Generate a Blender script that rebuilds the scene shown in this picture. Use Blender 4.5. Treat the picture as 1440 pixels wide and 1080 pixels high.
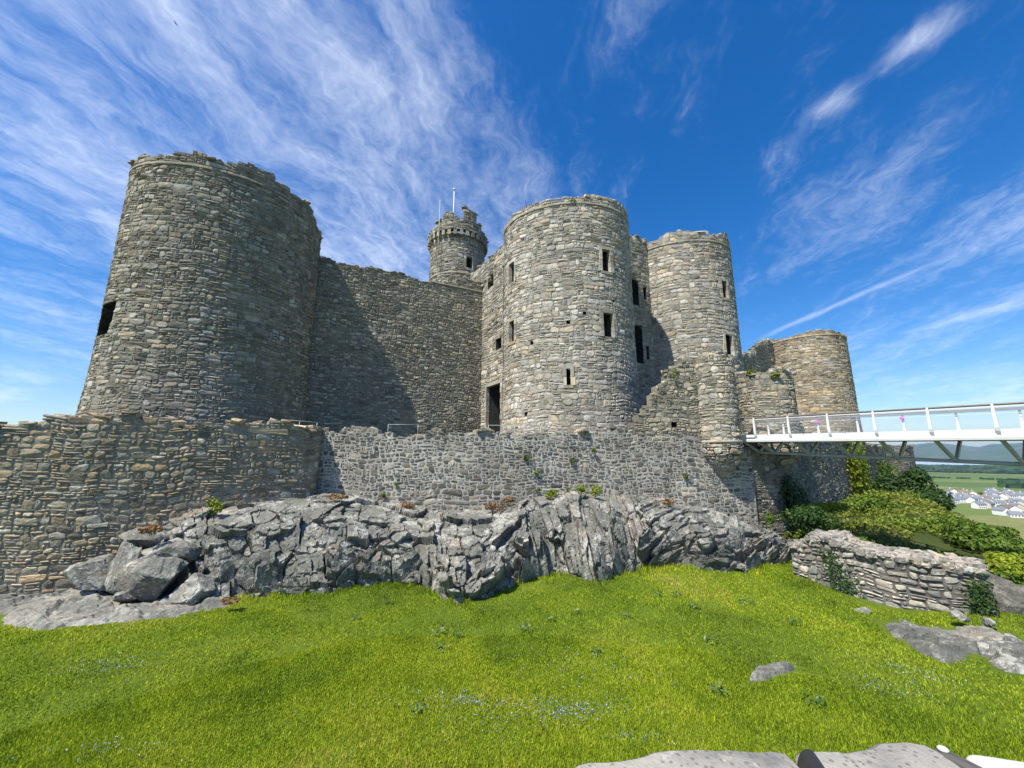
import bpy, math, random
import numpy as np
from mathutils import Vector, Matrix
for o in list(bpy.data.objects): bpy.data.objects.remove(o)
SC = bpy.context.scene; COL = SC.collection
R_ = math.radians
# ------------------------------------------------------------------ camera
F = 542.0; PITCH = R_(10.5)                       # focal length in photo pixels, upward tilt
cam_d = bpy.data.cameras.new('camera'); cam = bpy.data.objects.new('camera', cam_d); COL.objects.link(cam)
cam_d.sensor_width = 36; cam_d.lens = 36*F/1440; cam_d.clip_start = .05; cam_d.clip_end = 60000
cam.location = (0, 0, 0); cam.rotation_euler = (R_(90)+PITCH, 0, 0)
SC.camera = cam
# ------------------------------------------------------------------ light
SUN_EL, SUN_AZ = R_(57), R_(226)                  # azimuth clockwise from +Y (the view direction)
sdir = Vector((math.sin(SUN_AZ)*math.cos(SUN_EL), math.cos(SUN_AZ)*math.cos(SUN_EL), math.sin(SUN_EL)))
sl = bpy.data.lights.new('sun', 'SUN'); sl.energy = 4.6; sl.angle = R_(.5); sl.color = (1, .945, .84)
so = bpy.data.objects.new('sun', sl); COL.objects.link(so); so.rotation_euler = sdir.to_track_quat('Z', 'Y').to_euler()
SC.view_settings.view_transform = 'Standard'; SC.view_settings.look = 'None'
SC.view_settings.exposure = 0.84; SC.view_settings.gamma = 1; SC.view_settings.use_curve_mapping = False
SC.cycles.max_bounces = 5; SC.cycles.diffuse_bounces = 2; SC.cycles.glossy_bounces = 1
SC.cycles.transparent_max_bounces = 8; SC.cycles.transmission_bounces = 2; SC.cycles.volume_bounces = 0
SC.cycles.use_denoising = True

def nd(nt, t, inp=None, **props):
    n = nt.nodes.new(t)
    for k, v in props.items(): setattr(n, k, v)
    for k, v in (inp or {}).items():
        s = n.inputs[k]
        if isinstance(v, bpy.types.NodeSocket): nt.links.new(v, s)
        else: s.default_value = v
    return n
def mth(nt, op, a, b=0.0, c=0.0, clamp=False):
    return nd(nt, 'ShaderNodeMath', {0: a, 1: b, 2: c}, operation=op, use_clamp=clamp).outputs[0]
def sstep(nt, x, a, b):
    return nd(nt, 'ShaderNodeMapRange', {'Value': x, 'From Min': a, 'From Max': b, 'To Min': 0., 'To Max': 1.}, interpolation_type='SMOOTHSTEP').outputs[0]
def noise(nt, vec, scale, detail=3., rough=.5, dist=0., out=0):
    return nd(nt, 'ShaderNodeTexNoise', {'Vector': vec, 'Scale': scale, 'Detail': detail, 'Roughness': rough, 'Distortion': dist}).outputs[out]
def mixc(nt, f, a, b, bt='MIX'):
    n = nd(nt, 'ShaderNodeMix', data_type='RGBA', blend_type=bt)
    for s, v in ((n.inputs[0], f), (n.inputs[6], a), (n.inputs[7], b)):
        if isinstance(v, bpy.types.NodeSocket): nt.links.new(v, s)
        else: s.default_value = (*v, 1) if isinstance(v, tuple) and len(v) == 3 else v
    return n.outputs[2]
def scl(nt, c, f):
    return nd(nt, 'ShaderNodeVectorMath', {0: c, 'Scale': f}, operation='SCALE').outputs[0]
def ramp(nt, fac, cols):
    n = nd(nt, 'ShaderNodeValToRGB', {0: fac}); e = n.color_ramp.elements
    while len(e) < len(cols): e.new(.5)
    for i, c in enumerate(cols):
        p = i/(len(cols)-1)
        if len(c) == 4: p, c = c[0], c[1:]
        e[i].position = p; e[i].color = (*c, 1)
    return n.outputs[0]

# ------------------------------------------------------------------ sky with cirrus
W = bpy.data.worlds.new('World'); SC.world = W; W.use_nodes = True
nt = W.node_tree; nt.nodes.clear()
sky = nd(nt, 'ShaderNodeTexSky', sky_type='NISHITA', sun_disc=False, sun_elevation=SUN_EL, sun_rotation=SUN_AZ,
         altitude=60, air_density=1.0, dust_density=.6, ozone_density=3.2)
hs = nd(nt, 'ShaderNodeHueSaturation', {'Hue': .507, 'Saturation': 1.42, 'Value': 1.0, 'Color': sky.outputs[0]})
tc = nd(nt, 'ShaderNodeTexCoord').outputs['Generated']
sx = nd(nt, 'ShaderNodeSeparateXYZ', {0: tc})
den = mth(nt, 'ADD', mth(nt, 'MAXIMUM', sx.outputs[2], 0.0), .1)
px_ = mth(nt, 'DIVIDE', sx.outputs[0], den); py_ = mth(nt, 'DIVIDE', sx.outputs[1], den)
ca, sa = math.cos(R_(14)), math.sin(R_(14))       # the cirrus streaks all run towards one bearing
qu = mth(nt, 'SUBTRACT', mth(nt, 'MULTIPLY', px_, ca), mth(nt, 'MULTIPLY', py_, sa))
qv = mth(nt, 'ADD', mth(nt, 'MULTIPLY', px_, sa), mth(nt, 'MULTIPLY', py_, ca))
qvec = nd(nt, 'ShaderNodeCombineXYZ', {0: qu, 1: qv, 2: 0.}).outputs[0]
warp = noise(nt, qvec, 2.2, 4., .55, out=1)
wv = nd(nt, 'ShaderNodeVectorMath', {0: nd(nt, 'ShaderNodeVectorMath', {0: warp, 1: (.5, .5, .5)}, operation='SUBTRACT').outputs[0], 'Scale': .34}, operation='SCALE').outputs[0]
qw = nd(nt, 'ShaderNodeVectorMath', {0: qvec, 1: wv}, operation='ADD').outputs[0]
def stretched(a, b, sc_, det, rough, off=0.):
    v = nd(nt, 'ShaderNodeVectorMath', {0: qw, 1: (a, b, 1)}, operation='MULTIPLY').outputs[0]
    v = nd(nt, 'ShaderNodeVectorMath', {0: v, 1: (off, off*.7, off)}, operation='ADD').outputs[0]
    return noise(nt, v, sc_, det, rough)
n_big = stretched(1.0, .45, 2.6, 5., .6)
n_str = stretched(1.0, .22, 9.0, 7., .68, 3.)
n_fin = stretched(1.0, .6, 24., 6., .7, 7.)
tex = mth(nt, 'ADD', mth(nt, 'ADD', mth(nt, 'MULTIPLY', n_big, .5), mth(nt, 'MULTIPLY', n_str, .4)), mth(nt, 'MULTIPLY', n_fin, .22))
def gauss(cu, cv, ru, rv, rot=0.):
    c, s = math.cos(rot), math.sin(rot)
    du = mth(nt, 'SUBTRACT', qu, cu); dv = mth(nt, 'SUBTRACT', qv, cv)
    a = mth(nt, 'DIVIDE', mth(nt, 'ADD', mth(nt, 'MULTIPLY', du, c), mth(nt, 'MULTIPLY', dv, s)), ru)
    b = mth(nt, 'DIVIDE', mth(nt, 'SUBTRACT', mth(nt, 'MULTIPLY', dv, c), mth(nt, 'MULTIPLY', du, s)), rv)
    e = mth(nt, 'ADD', mth(nt, 'MULTIPLY', a, a), mth(nt, 'MULTIPLY', b, b))
    return mth(nt, 'EXPONENT', mth(nt, 'MULTIPLY', e, -1.))
# the broad fan on the left, sharp on its right flank
edge = mth(nt, 'SUBTRACT', mth(nt, 'MULTIPLY', mth(nt, 'SUBTRACT', qv, .6), .33), mth(nt, 'ADD', qu, .13))
fan = mth(nt, 'MULTIPLY', sstep(nt, edge, -.06, .42), mth(nt, 'SUBTRACT', 1., sstep(nt, mth(nt, 'MULTIPLY', qu, -1.), 1.05, 2.2)))
far = mth(nt, 'SUBTRACT', 1., sstep(nt, qv, 1.3, 2.8))
fan = mth(nt, 'MULTIPLY', mth(nt, 'MULTIPLY', fan, mth(nt, 'ADD', .25, mth(nt, 'MULTIPLY', far, .75))), .20)
cov = fan
for g in ((.665, .85, .045, .06, .9, .25), (.575, .985, .05, .055, .6, .24), (.62, .92, .03, .07, .8, .08), (.5, 1.14, .09, .12, .3, .14), (.08, .66, .12, .14, .2, .03),
          (1.3, 1.55, .34, .34, -.5, .15), (1.75, 2.5, .5, .9, .2, .13), (.75, 1.6, .2, .5, .1, .09), (-1.9, 1.0, .5, .6, .1, .1), (-3., 1.7, 1.2, 1.2, 0., .12), (2.6, 3.6, .8, .8, 0., .15)):
    cov = mth(nt, 'ADD', cov, mth(nt, 'MULTIPLY', gauss(*g[:5]), g[5]))
cloud = sstep(nt, mth(nt, 'ADD', tex, mth(nt, 'SUBTRACT', cov, .20)), .37, .98)
# aircraft trail
def trail(a, b, wd):
    (au, av), (bu, bv) = a, b; L = math.hypot(bu-au, bv-av); tu, tv = (bu-au)/L, (bv-av)/L
    du = mth(nt, 'SUBTRACT', qu, au); dv = mth(nt, 'SUBTRACT', qv, av)
    along = mth(nt, 'ADD', mth(nt, 'MULTIPLY', du, tu), mth(nt, 'MULTIPLY', dv, tv))
    perp = mth(nt, 'ABSOLUTE', mth(nt, 'SUBTRACT', mth(nt, 'SUBTRACT', mth(nt, 'MULTIPLY', du, tv), mth(nt, 'MULTIPLY', dv, tu)), mth(nt, 'MULTIPLY', mth(nt, 'SUBTRACT', n_str, .5), .07)))
    m = mth(nt, 'SUBTRACT', 1., sstep(nt, perp, 0., wd))
    m = mth(nt, 'MULTIPLY', m, mth(nt, 'MULTIPLY', sstep(nt, along, -.1, .3), mth(nt, 'SUBTRACT', 1., sstep(nt, along, L-.35, L+.1))))
    return mth(nt, 'MULTIPLY', m, mth(nt, 'ADD', .25, n_fin))
cloud = mth(nt, 'MAXIMUM', cloud, mth(nt, 'MULTIPLY', trail((.93, 2.63), (1.36, 1.68), .045), .36))
# small fair-weather clouds low down on the right
hz = mth(nt, 'SUBTRACT', 1., sstep(nt, sx.outputs[2], .06, .2))
lowv = nd(nt, 'ShaderNodeVectorMath', {0: tc, 1: (9., 9., 30.)}, operation='MULTIPLY').outputs[0]
low = mth(nt, 'MULTIPLY', sstep(nt, noise(nt, lowv, 1., 5., .6), .5, .72), mth(nt, 'MULTIPLY', hz, .6))
cloud = mth(nt, 'MAXIMUM', cloud, low)
cloud = mth(nt, 'MULTIPLY', cloud, .86)
skyc = mixc(nt, cloud, hs.outputs[0], (7.2, 7.6, 8.3))
bg = nd(nt, 'ShaderNodeBackground', {'Color': skyc, 'Strength': .1})
nt.links.new(bg.outputs[0], nd(nt, 'ShaderNodeOutputWorld').inputs[0])

# ------------------------------------------------------------------ helpers
def ray(x, y):
    a = (x-720)/F; b = (540-y)/F
    return np.array([a, math.cos(PITCH)-math.sin(PITCH)*b, math.sin(PITCH)+math.cos(PITCH)*b])
def tag(o, label=None, cat=None, group=None, kind=None):
    if label: o['label'] = label
    if cat: o['category'] = cat
    if group: o['group'] = group
    if kind: o['kind'] = kind
    return o
def thing(name, loc, label, cat, group=None):
    e = bpy.data.objects.new(name, None); e.empty_display_size = .3; e.location = loc; COL.objects.link(e)
    return tag(e, label, cat, group)
def mkmesh(name, verts, groups, mats, parent=None, attrs=None, smooth=False, local=False):
    """groups: list of (face index array k x n, material slot)"""
    verts = np.asarray(verts, np.float32)
    me = bpy.data.meshes.new(name); me.vertices.add(len(verts)); me.vertices.foreach_set('co', verts.ravel())
    groups = [(np.asarray(f, np.int32), m) for f, m in groups if len(f)]
    nl = sum(f.size for f, m in groups); nf = sum(len(f) for f, m in groups)
    me.loops.add(nl); me.loops.foreach_set('vertex_index', np.concatenate([f.ravel() for f, m in groups]))
    me.polygons.add(nf)
    st, k = [], 0
    for f, m in groups:
        st.append(k+np.arange(len(f))*f.shape[1]); k += f.size
    me.polygons.foreach_set('loop_start', np.concatenate(st).astype(np.int32))
    me.polygons.foreach_set('material_index', np.concatenate([np.full(len(f), m, np.int32) for f, m in groups]))
    me.polygons.foreach_set('use_smooth', np.full(nf, smooth))
    for m in mats: me.materials.append(m)
    for an, arr in (attrs or {}).items():
        a = me.attributes.new(an, 'FLOAT_COLOR', 'POINT'); c = np.ones((len(verts), 4), np.float32); c[:, :3] = arr
        a.data.foreach_set('color', c.ravel())
    me.update(calc_edges=True); me.validate()
    o = bpy.data.objects.new(name, me); COL.objects.link(o)
    if parent:
        o.parent = parent
        if not local: o.matrix_parent_inverse = Matrix.Translation(-Vector(parent.location))
    return o

class Cyl:
    """Round tower face; u runs along the girth to the right seen from the camera, v is height, k flattens it in depth"""
    def __init__(s, c, R, k=1., flare=0., vb=0., lean=0.):
        s.c = np.array(c, float); s.R = R; s.k = k; s.flare = flare; s.vb = vb; s.lean = lean
        d = -s.c/np.linalg.norm(s.c); s.e2 = d; s.e1 = np.array([-d[1], d[0]])
        if s.e1 @ np.array([-s.c[1], s.c[0]]) > 0: s.e1 = -s.e1
    def rad(s, v): return s.R*(1-s.lean*(v-s.vb)) + s.flare*np.exp(-np.maximum(v-s.vb, 0)/2.2)
    def __call__(s, u, v, d):
        a = u/s.R; r = s.rad(v)
        x = (r+d)*np.sin(a); y = (r*s.k+d)*np.cos(a)
        return np.stack([s.c[0]+x*s.e1[0]+y*s.e2[0], s.c[1]+x*s.e1[1]+y*s.e2[1], v+0*u], -1)
    def hit(s, X, Y):
        r = ray(X, Y); z = 0
        for _ in range(6):
            R = float(s.rad(np.array(z)))
            lo = -s.c; p = np.array([lo@s.e1/R, lo@s.e2/(R*s.k)]); d = np.array([r[:2]@s.e1/R, r[:2]@s.e2/(R*s.k)])
            A = d@d; B = p@d; C = p@p-1; disc = max(B*B-A*C, 0); t = (-B-math.sqrt(disc))/A; z = t*r[2]
        q = p+t*d
        return math.atan2(q[0], q[1])*s.R, z
class Pln:
    def __init__(s, p0, p1):
        s.p = np.array(p0, float); q = np.array(p1, float)-s.p; s.L = np.linalg.norm(q); s.d = q/s.L; s.n = np.array([s.d[1], -s.d[0]])
    def __call__(s, u, v, d):
        return np.stack([s.p[0]+u*s.d[0]+d*s.n[0], s.p[1]+u*s.d[1]+d*s.n[1], v+0*u], -1)
    def hit(s, X, Y):
        r = ray(X, Y); t = (s.p@s.n)/(r[:2]@s.n); return float((t*r[:2]-s.p)@s.d), t*r[2]
class Pth:
    """wall along a polyline"""
    def __init__(s, pts):
        s.P = np.array(pts, float); dl = np.linalg.norm(np.diff(s.P, axis=0), axis=1); s.S = np.concatenate([[0], np.cumsum(dl)]); s.L = s.S[-1]
    def pos(s, u): return np.stack([np.interp(u, s.S, s.P[:, 0]), np.interp(u, s.S, s.P[:, 1])], -1)
    def __call__(s, u, v, d):
        u = np.asarray(u, float); p = s.pos(u); t = s.pos(u+.4)-s.pos(u-.4); t /= np.linalg.norm(t, axis=-1, keepdims=True)
        return np.stack([p[..., 0]+d*t[..., 1], p[..., 1]-d*t[..., 0], v+0*u], -1)
    def hit(s, X, Y):
        r = ray(X, Y); best = None
        for i in range(len(s.P)-1):
            e = s.P[i+1]-s.P[i]; M = np.array([[r[0], -e[0]], [r[1], -e[1]]])
            if abs(np.linalg.det(M)) < 1e-9: continue
            t, w = np.linalg.solve(M, s.P[i])
            if t > 0 and -.001 <= w <= 1.001 and (best is None or t < best[0]): best = (t, s.S[i]+w*np.linalg.norm(e))
        if best is None:
            t = 1e9; e = s.P[1]-s.P[0]; return s.hit(X+3, Y) if X < 1400 else (s.L, 0)
        return best[1], best[0]*r[2]
def opening(S, x0, y0, x1, y1, arch=False):
    xm, ym = (x0+x1)/2, (y0+y1)/2
    return (S.hit(x0, ym)[0], S.hit(x1, ym)[0], S.hit(xm, y1)[1], S.hit(xm, y0)[1], arch)

OCT = None
def stone_rects(rng, u0, u1, v0, v1, sw, sh, thin=.3):
    out = []; v = v0
    while v < v1:
        bh = sh*rng.uniform(.75, 1.6); u = u0-rng.uniform(0, sw)
        while u < u1:
            w = sw*math.exp(rng.normal(0, .36)); r = rng.random(); p1 = .66-thin
            if r < p1: out.append((u, u+w, v+rng.normal(0, .02), v+bh+rng.normal(0, .02)))
            elif r < p1+(1-p1)*.8:
                h = bh*rng.uniform(.38, .64); k = rng.uniform(.38, .62)*w; q = rng.random()
                if q < .4: out += [(u, u+w, v, v+h), (u, u+k, v+h, v+bh), (u+k, u+w, v+h, v+bh)]
                elif q < .8: out += [(u, u+k, v, v+h), (u+k, u+w, v, v+h), (u, u+w, v+h, v+bh)]
                else: out += [(u, u+k, v, v+bh), (u+k, u+w, v, v+h), (u+k, u+w, v+h, v+bh)]
            else:
                a, b = bh*rng.uniform(.28, .4), bh*rng.uniform(.6, .72); k = rng.uniform(.35, .65)*w
                out += [(u, u+w, v, v+a), (u, u+k, v+a, v+b), (u+k, u+w, v+a, v+b), (u, u+w, v+b, v+bh)]
            u += w
        v += bh
    return np.array(out)
_cube = None
def cube26():
    global _cube
    if _cube is None:
        idx = {}; V = []; Fq = []
        def vid(p):
            if p not in idx: idx[p] = len(V); V.append(p)
            return idx[p]
        for ax in range(3):
            for sgn in (-1, 1):
                for i in (-1, 0):
                    for j in (-1, 0):
                        q = []
                        for a, b in ((i, j), (i+1, j), (i+1, j+1), (i, j+1)):
                            p = [0, 0, 0]; p[ax] = sgn; p[(ax+1) % 3] = a; p[(ax+2) % 3] = b; q.append(vid(tuple(p)))
                        Fq.append(q if sgn > 0 else q[::-1])
        _cube = (np.array(V, float), np.array(Fq))
    return _cube
def rubble(rng, C, S, rz=None):
    """rounded irregular stones; C n x 3 centres, S n x 3 half sizes -> verts, faces"""
    V, Fq = cube26(); n = len(C)
    nn = V/np.linalg.norm(V, axis=1, keepdims=True)
    base = V*.62+nn*.5
    P = base[None]*(1+rng.normal(0, .09, (n, 26, 1)))+rng.normal(0, .05, (n, 26, 3))
    P = P*np.asarray(S)[:, None, :]
    a = rng.uniform(0, 6.28, n) if rz is None else np.asarray(rz); c, s = np.cos(a)[:, None], np.sin(a)[:, None]
    tx = rng.normal(0, .15, n)[:, None]
    x = P[..., 0]*c-P[..., 1]*s; y = P[..., 0]*s+P[..., 1]*c; z = P[..., 2]+tx*P[..., 0]
    P = np.stack([x, y, z], -1)+np.asarray(C)[:, None, :]
    return P.reshape(-1, 3), (Fq[None]+26*np.arange(n)[:, None, None]).reshape(-1, 4)

def masonry(name, S, u0, u1, v0, top, mats, parent=None, sw=.7, sh=.36, gap=.035, openings=(), thick=.9, relief=.05, seed=1,
            ragged=.35, urange=None, thin=.3, coping=.7, back=True, colw=(.35, .8), warp=.05, bottom=None, coldrop=0., tonef=None, ucap=True):
    rng = np.random.default_rng(seed)
    topf = top if callable(top) else (lambda u: top)
    botf = bottom if bottom is not None else (lambda u: v0)
    es = [u0]
    while es[-1] < u1: es.append(es[-1]+rng.uniform(*colw))
    es[-1] = u1
    es = sorted(set([round(e, 4) for e in es]+[round(e, 4) for o in openings for e in o[:2] if u0 < e < u1]))
    ncol = len(es)-1; cu = np.array([(es[i]+es[i+1])/2 for i in range(ncol)])
    tt = np.array([topf(u) for u in cu])+ragged*(rng.random(ncol)-.5)
    if coldrop: tt -= (rng.random(ncol) < coldrop)*rng.uniform(.2, .7, ncol)*ragged*2
    UVD = []; quads = []
    def q(*p):
        k = len(UVD); UVD.extend(p); quads.append((k, k+1, k+2, k+3))
    for i in range(ncol):
        a, b, t = es[i], es[i+1], tt[i]; bt = botf(cu[i])
        vs = [bt]+[v for v in np.arange(math.ceil(bt)+.3, t-.2, 1.5)]+[t]
        for o in openings:
            if o[0] <= cu[i] <= o[1]: vs += [v for v in (o[2], o[3]) if bt < v < t]
        vs = sorted(vs)
        for j in range(len(vs)-1):
            m = (vs[j]+vs[j+1])/2
            if any(o[0] <= cu[i] <= o[1] and o[2] <= m <= o[3] for o in openings): continue
            q((a, vs[j], 0), (b, vs[j], 0), (b, vs[j+1], 0), (a, vs[j+1], 0))
        q((a, t, 0), (b, t, 0), (b, t, -thick), (a, t, -thick))
        if back and not any(o[0] <= cu[i] <= o[1] for o in openings): q((b, bt, -thick), (a, bt, -thick), (a, t, -thick), (b, t, -thick))
        if i+1 < ncol and abs(tt[i+1]-t) > .01: q((b, t, 0), (b, tt[i+1], 0), (b, tt[i+1], -thick), (b, t, -thick))
    if ucap:
        for e, t in ((es[0], tt[0]), (es[-1], tt[-1])):
            w = botf(e); q((e, w, 0), (e, t, 0), (e, t, -thick), (e, w, -thick))
    UVD = np.array(UVD, float); V = [S(UVD[:, 0], UVD[:, 1], UVD[:, 2])]; G = [(np.array(quads), 1)]
    tone = [np.full((len(UVD), 3), .5)]; nv = len(UVD)
    ua, ub = urange or (u0, u1)
    R = stone_rects(rng, ua, ub, v0, max(tt)+.5, sw, sh, thin)
    R[:, :2] = np.clip(R[:, :2], ua-.02, ub+.02)
    c = (R[:, 0]+R[:, 1])/2; m = (R[:, 2]+R[:, 3])/2
    ci = np.clip(np.searchsorted(es, c)-1, 0, ncol-1)
    keep = (R[:, 1]-R[:, 0] > .08) & (m < tt[ci]+.02) & (m > np.array([botf(x) for x in c])-.1)
    for o in openings:
        iu = (c > o[0]) & (c < o[1]) & (m > o[2]) & (m < o[3])
        if o[4]:
            r = (o[1]-o[0])/2; cy = o[3]-r*1.15; arc = (m > cy) & (((c-(o[0]+o[1])/2)/r)**2+((m-cy)/(r*1.15))**2 > 1.15)
            iu &= ~arc
        keep &= ~iu
    R = R[keep]; c = c[keep]; m = m[keep]
    for o in openings:                                  # trim stones to the jambs
        ov = (R[:, 0] < o[1]) & (R[:, 1] > o[0]) & (m > o[2]) & (m < o[3])
        l = ov & (c < o[0]); R[l, 1] = np.minimum(R[l, 1], o[0]+.04)
        r = ov & (c > o[1]); R[r, 0] = np.maximum(R[r, 0], o[1]-.04)
        oh = (R[:, 2] < o[3]) & (R[:, 3] > o[2]) & (c > o[0]) & (c < o[1])
        b = oh & (m < o[2]); R[b, 3] = np.minimum(R[b, 3], o[2]+.03)
        if not o[4]:
            t = oh & (m > o[3]); R[t, 2] = np.maximum(R[t, 2], o[3]-.03)
    n = len(R); w = np.maximum(R[:, 1]-R[:, 0]-gap*rng.uniform(.6, 1.5, n), .05); h = np.maximum(R[:, 3]-R[:, 2]-gap*rng.uniform(.6, 1.5, n), .04)
    c = (R[:, 0]+R[:, 1])/2; m = (R[:, 2]+R[:, 3])/2
    cut = np.minimum(w, h)[:, None]*rng.uniform(.08, .42, (n, 4))
    W2, H2 = w[:, None]/2, h[:, None]/2; Z = cut
    X = np.concatenate([-W2+Z[:, :1], W2-Z[:, 1:2], W2, W2, W2-Z[:, 2:3], -W2+Z[:, 3:], -W2, -W2], 1)
    Y = np.concatenate([-H2, -H2, -H2+Z[:, 1:2], H2-Z[:, 2:3], H2, H2, H2-Z[:, 3:], -H2+Z[:, :1]], 1)
    jit = np.minimum(w, h)[:, None]*.06
    X += rng.normal(0, 1, X.shape)*jit; Y += rng.normal(0, 1, Y.shape)*jit*.8
    ins = np.clip(1-2*.028/np.minimum(w, h), .5, .94)[:, None]
    ins_x = np.clip(1-2*rng.uniform(.012, .04, n)/w, .5, .97)[:, None]; ins_y = np.clip(1-2*rng.uniform(.012, .04, n)/h, .5, .96)[:, None]
    d0 = relief*rng.uniform(.15, .8, n)[:, None]; gx = rng.normal(0, .04, n)[:, None]; gy = rng.normal(0, .05, n)[:, None]
    Xi, Yi = X*ins_x, Y*ins_y
    Di = d0+gx*Xi+gy*Yi+rng.normal(0, .007, X.shape); Dc = d0[:, 0]+np.abs(rng.normal(0, .014, n))+.005
    uu = np.concatenate([X, Xi, rng.normal(0, .12, (n, 1))*w[:, None]], 1)+c[:, None]
    vv = np.concatenate([Y, Yi, rng.normal(0, .12, (n, 1))*h[:, None]], 1)+m[:, None]
    dd = np.concatenate([np.full(X.shape, -.015), Di, Dc[:, None]], 1)
    f = warp
    vv2 = vv+f*(np.sin(.9*uu+.3*vv+seed)+.7*np.sin(2.1*uu+1.1+seed*2)+.5*np.sin(4.3*uu+.7*vv))
    uu2 = uu+f*.8*(np.sin(1.3*vv+.5*uu+seed)+.6*np.sin(3.1*vv+seed))
    V.append(S(uu2.ravel(), vv2.ravel(), dd.ravel()))
    k = np.arange(8); k1 = (k+1) % 8; base = nv+17*np.arange(n)[:, None, None]
    G.append(((np.stack([k, k1, 8+k1, 8+k], 1)[None]+base).reshape(-1, 4), 0))
    G.append(((np.stack([8+k, 8+k1, np.full(8, 16)], 1)[None]+base).reshape(-1, 3), 0))
    tn = rng.random((n, 3))
    if tonef is not None: tn = tonef(rng, c, m, tn)
    tone.append(np.repeat(tn, 17, 0)); nv += 17*n
    if coping:
        sel = np.where((rng.random(ncol) < coping) & (cu > ua-.1) & (cu < ub+.1))[0]
        if len(sel):
            sel = np.repeat(sel, 2); n2 = len(sel)
            dpt = -rng.uniform(.05, thick*.8, n2); szz = rng.uniform(.05, .13, n2)*(.6+ragged)
            wid = np.array([es[i+1]-es[i] for i in sel])
            C = S(cu[sel]+rng.normal(0, .1, n2), tt[sel]+szz*.5, dpt); Sz = np.stack([np.minimum(wid*.55, .45)*rng.uniform(.6, 1.1, n2), rng.uniform(.15, .3, n2), szz], 1)
            t = S(cu[sel]+.1, tt[sel], dpt)-C; ang = np.arctan2(t[:, 1], t[:, 0])+rng.normal(0, .3, n2)
            rv, rf = rubble(rng, C, Sz, ang); V.append(rv); G.append((rf+nv, 0)); tone.append(np.repeat(rng.random((n2, 3)), 26, 0)); nv += len(rv)
    return mkmesh(name, np.concatenate(V), G, mats, parent, {'tone': np.concatenate(tone)})

def recess(name, S, o, depth, mat, parent, label=None, frame=None, smat=None, seed=0):
    """the reveal of an opening: jambs, sill, head and back, with an arched head when asked, and dressed jamb stones when frame is set"""
    a, b, c, d, arch = o; P = []; Q = []
    def quad(p): Q.append(tuple(range(len(P), len(P)+4))); P.extend(p)
    D = -depth
    n = 5; us = np.linspace(a, b, n)
    quad([(a, c, 0), (a, c, D), (a, d, D), (a, d, 0)]); quad([(b, c, D), (b, c, 0), (b, d, 0), (b, d, D)])
    for i in range(n-1):
        p, r = us[i], us[i+1]
        quad([(p, c, D), (r, c, D), (r, d, D), (p, d, D)]); quad([(p, c, 0), (r, c, 0), (r, c, D), (p, c, D)])
        quad([(p, d, D), (r, d, D), (r, d, 0), (p, d, 0)])
    if arch:
        r = (b-a)/2; cy = d-r*1.15; th = np.linspace(math.pi, 0, 11); mu = (a+b)/2
        pts = [(mu+r*math.cos(t), cy+r*1.15*math.sin(t)) for t in th]
        for i in range(10):
            (x0, y0), (x1, y1) = pts[i], pts[i+1]
            quad([(x0, y0, .02), (x1, y1, .02), (x1, d, .02), (x0, d, .02)]); quad([(x0, y0, .02), (x0, y0, D), (x1, y1, D), (x1, y1, .02)])
    P = np.array(P, float)
    V = S(P[:, 0], P[:, 1], P[:, 2]); G = [(np.array(Q), 0)]; T = np.full((len(P), 3), .45)
    mats = [mat]
    if frame:
        rng = np.random.default_rng(seed+77); bx = []
        h = d-c; k = max(2, int(h/.42))
        for sd in (0, 1):
            vs = np.linspace(c, d, k+1)
            for j in range(k):
                w = frame*rng.uniform(.7, 1.5)
                u0, u1 = (a-w, a+.03) if sd == 0 else (b-.03, b+w)
                bx.append((u0, u1, vs[j]+.012, vs[j+1]-.012))
        bx.append((a-frame, b+frame, d-.02, d+.24)); bx.append((a-frame*.6, b+frame*.6, c-.2, c+.02))
        Ps = []; Qs = []; Ts = []
        for (u0, u1, w0, w1) in bx:
            kk = len(V)+len(Ps); dz = rng.uniform(.05, .085)
            for dd in (-.25, dz):
                Ps += [(u0, w0, dd), (u1, w0, dd), (u1, w1, dd), (u0, w1, dd)]
            Qs += [(kk+4, kk+5, kk+6, kk+7), (kk, kk+1, kk+5, kk+4), (kk+1, kk+2, kk+6, kk+5), (kk+2, kk+3, kk+7, kk+6), (kk+3, kk, kk+4, kk+7)]
            Ts += [tuple(rng.random(3))]*8
        Ps = np.array(Ps, float); V = np.concatenate([V, S(Ps[:, 0], Ps[:, 1], Ps[:, 2])]); G.append((np.array(Qs), 1)); T = np.concatenate([T, np.array(Ts)]); mats = [mat, smat]
    ob = mkmesh(name, V, G, mats, parent, {'tone': T})
    if label: ob['label'] = label
    return ob
def band(name, S, u0, u1, v, hgt, out, mat, parent, n=90, vf=None):
    us = np.linspace(u0, u1, n); out *= .7; vv = np.full(n, v) if vf is None else np.array([vf(u) for u in us])
    prof = [(-.1, hgt), (out*.6, hgt), (out, hgt*.6), (out, 0), (-.1, -.02)]
    V = np.stack([S(us, vv+p[1], np.full(n, p[0])) for p in prof], 1).reshape(-1, 3); m = len(prof)
    Q = [(i*m+j, (i+1)*m+j, (i+1)*m+j+1, i*m+j+1) for i in range(n-1) for j in range(m-1)]
    return mkmesh(name, V, [(np.array(Q)[:, ::-1], 0)], [mat], parent, {'tone': np.random.default_rng(3).random((len(V), 1)).repeat(3, 1)*.4+.3})

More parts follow.
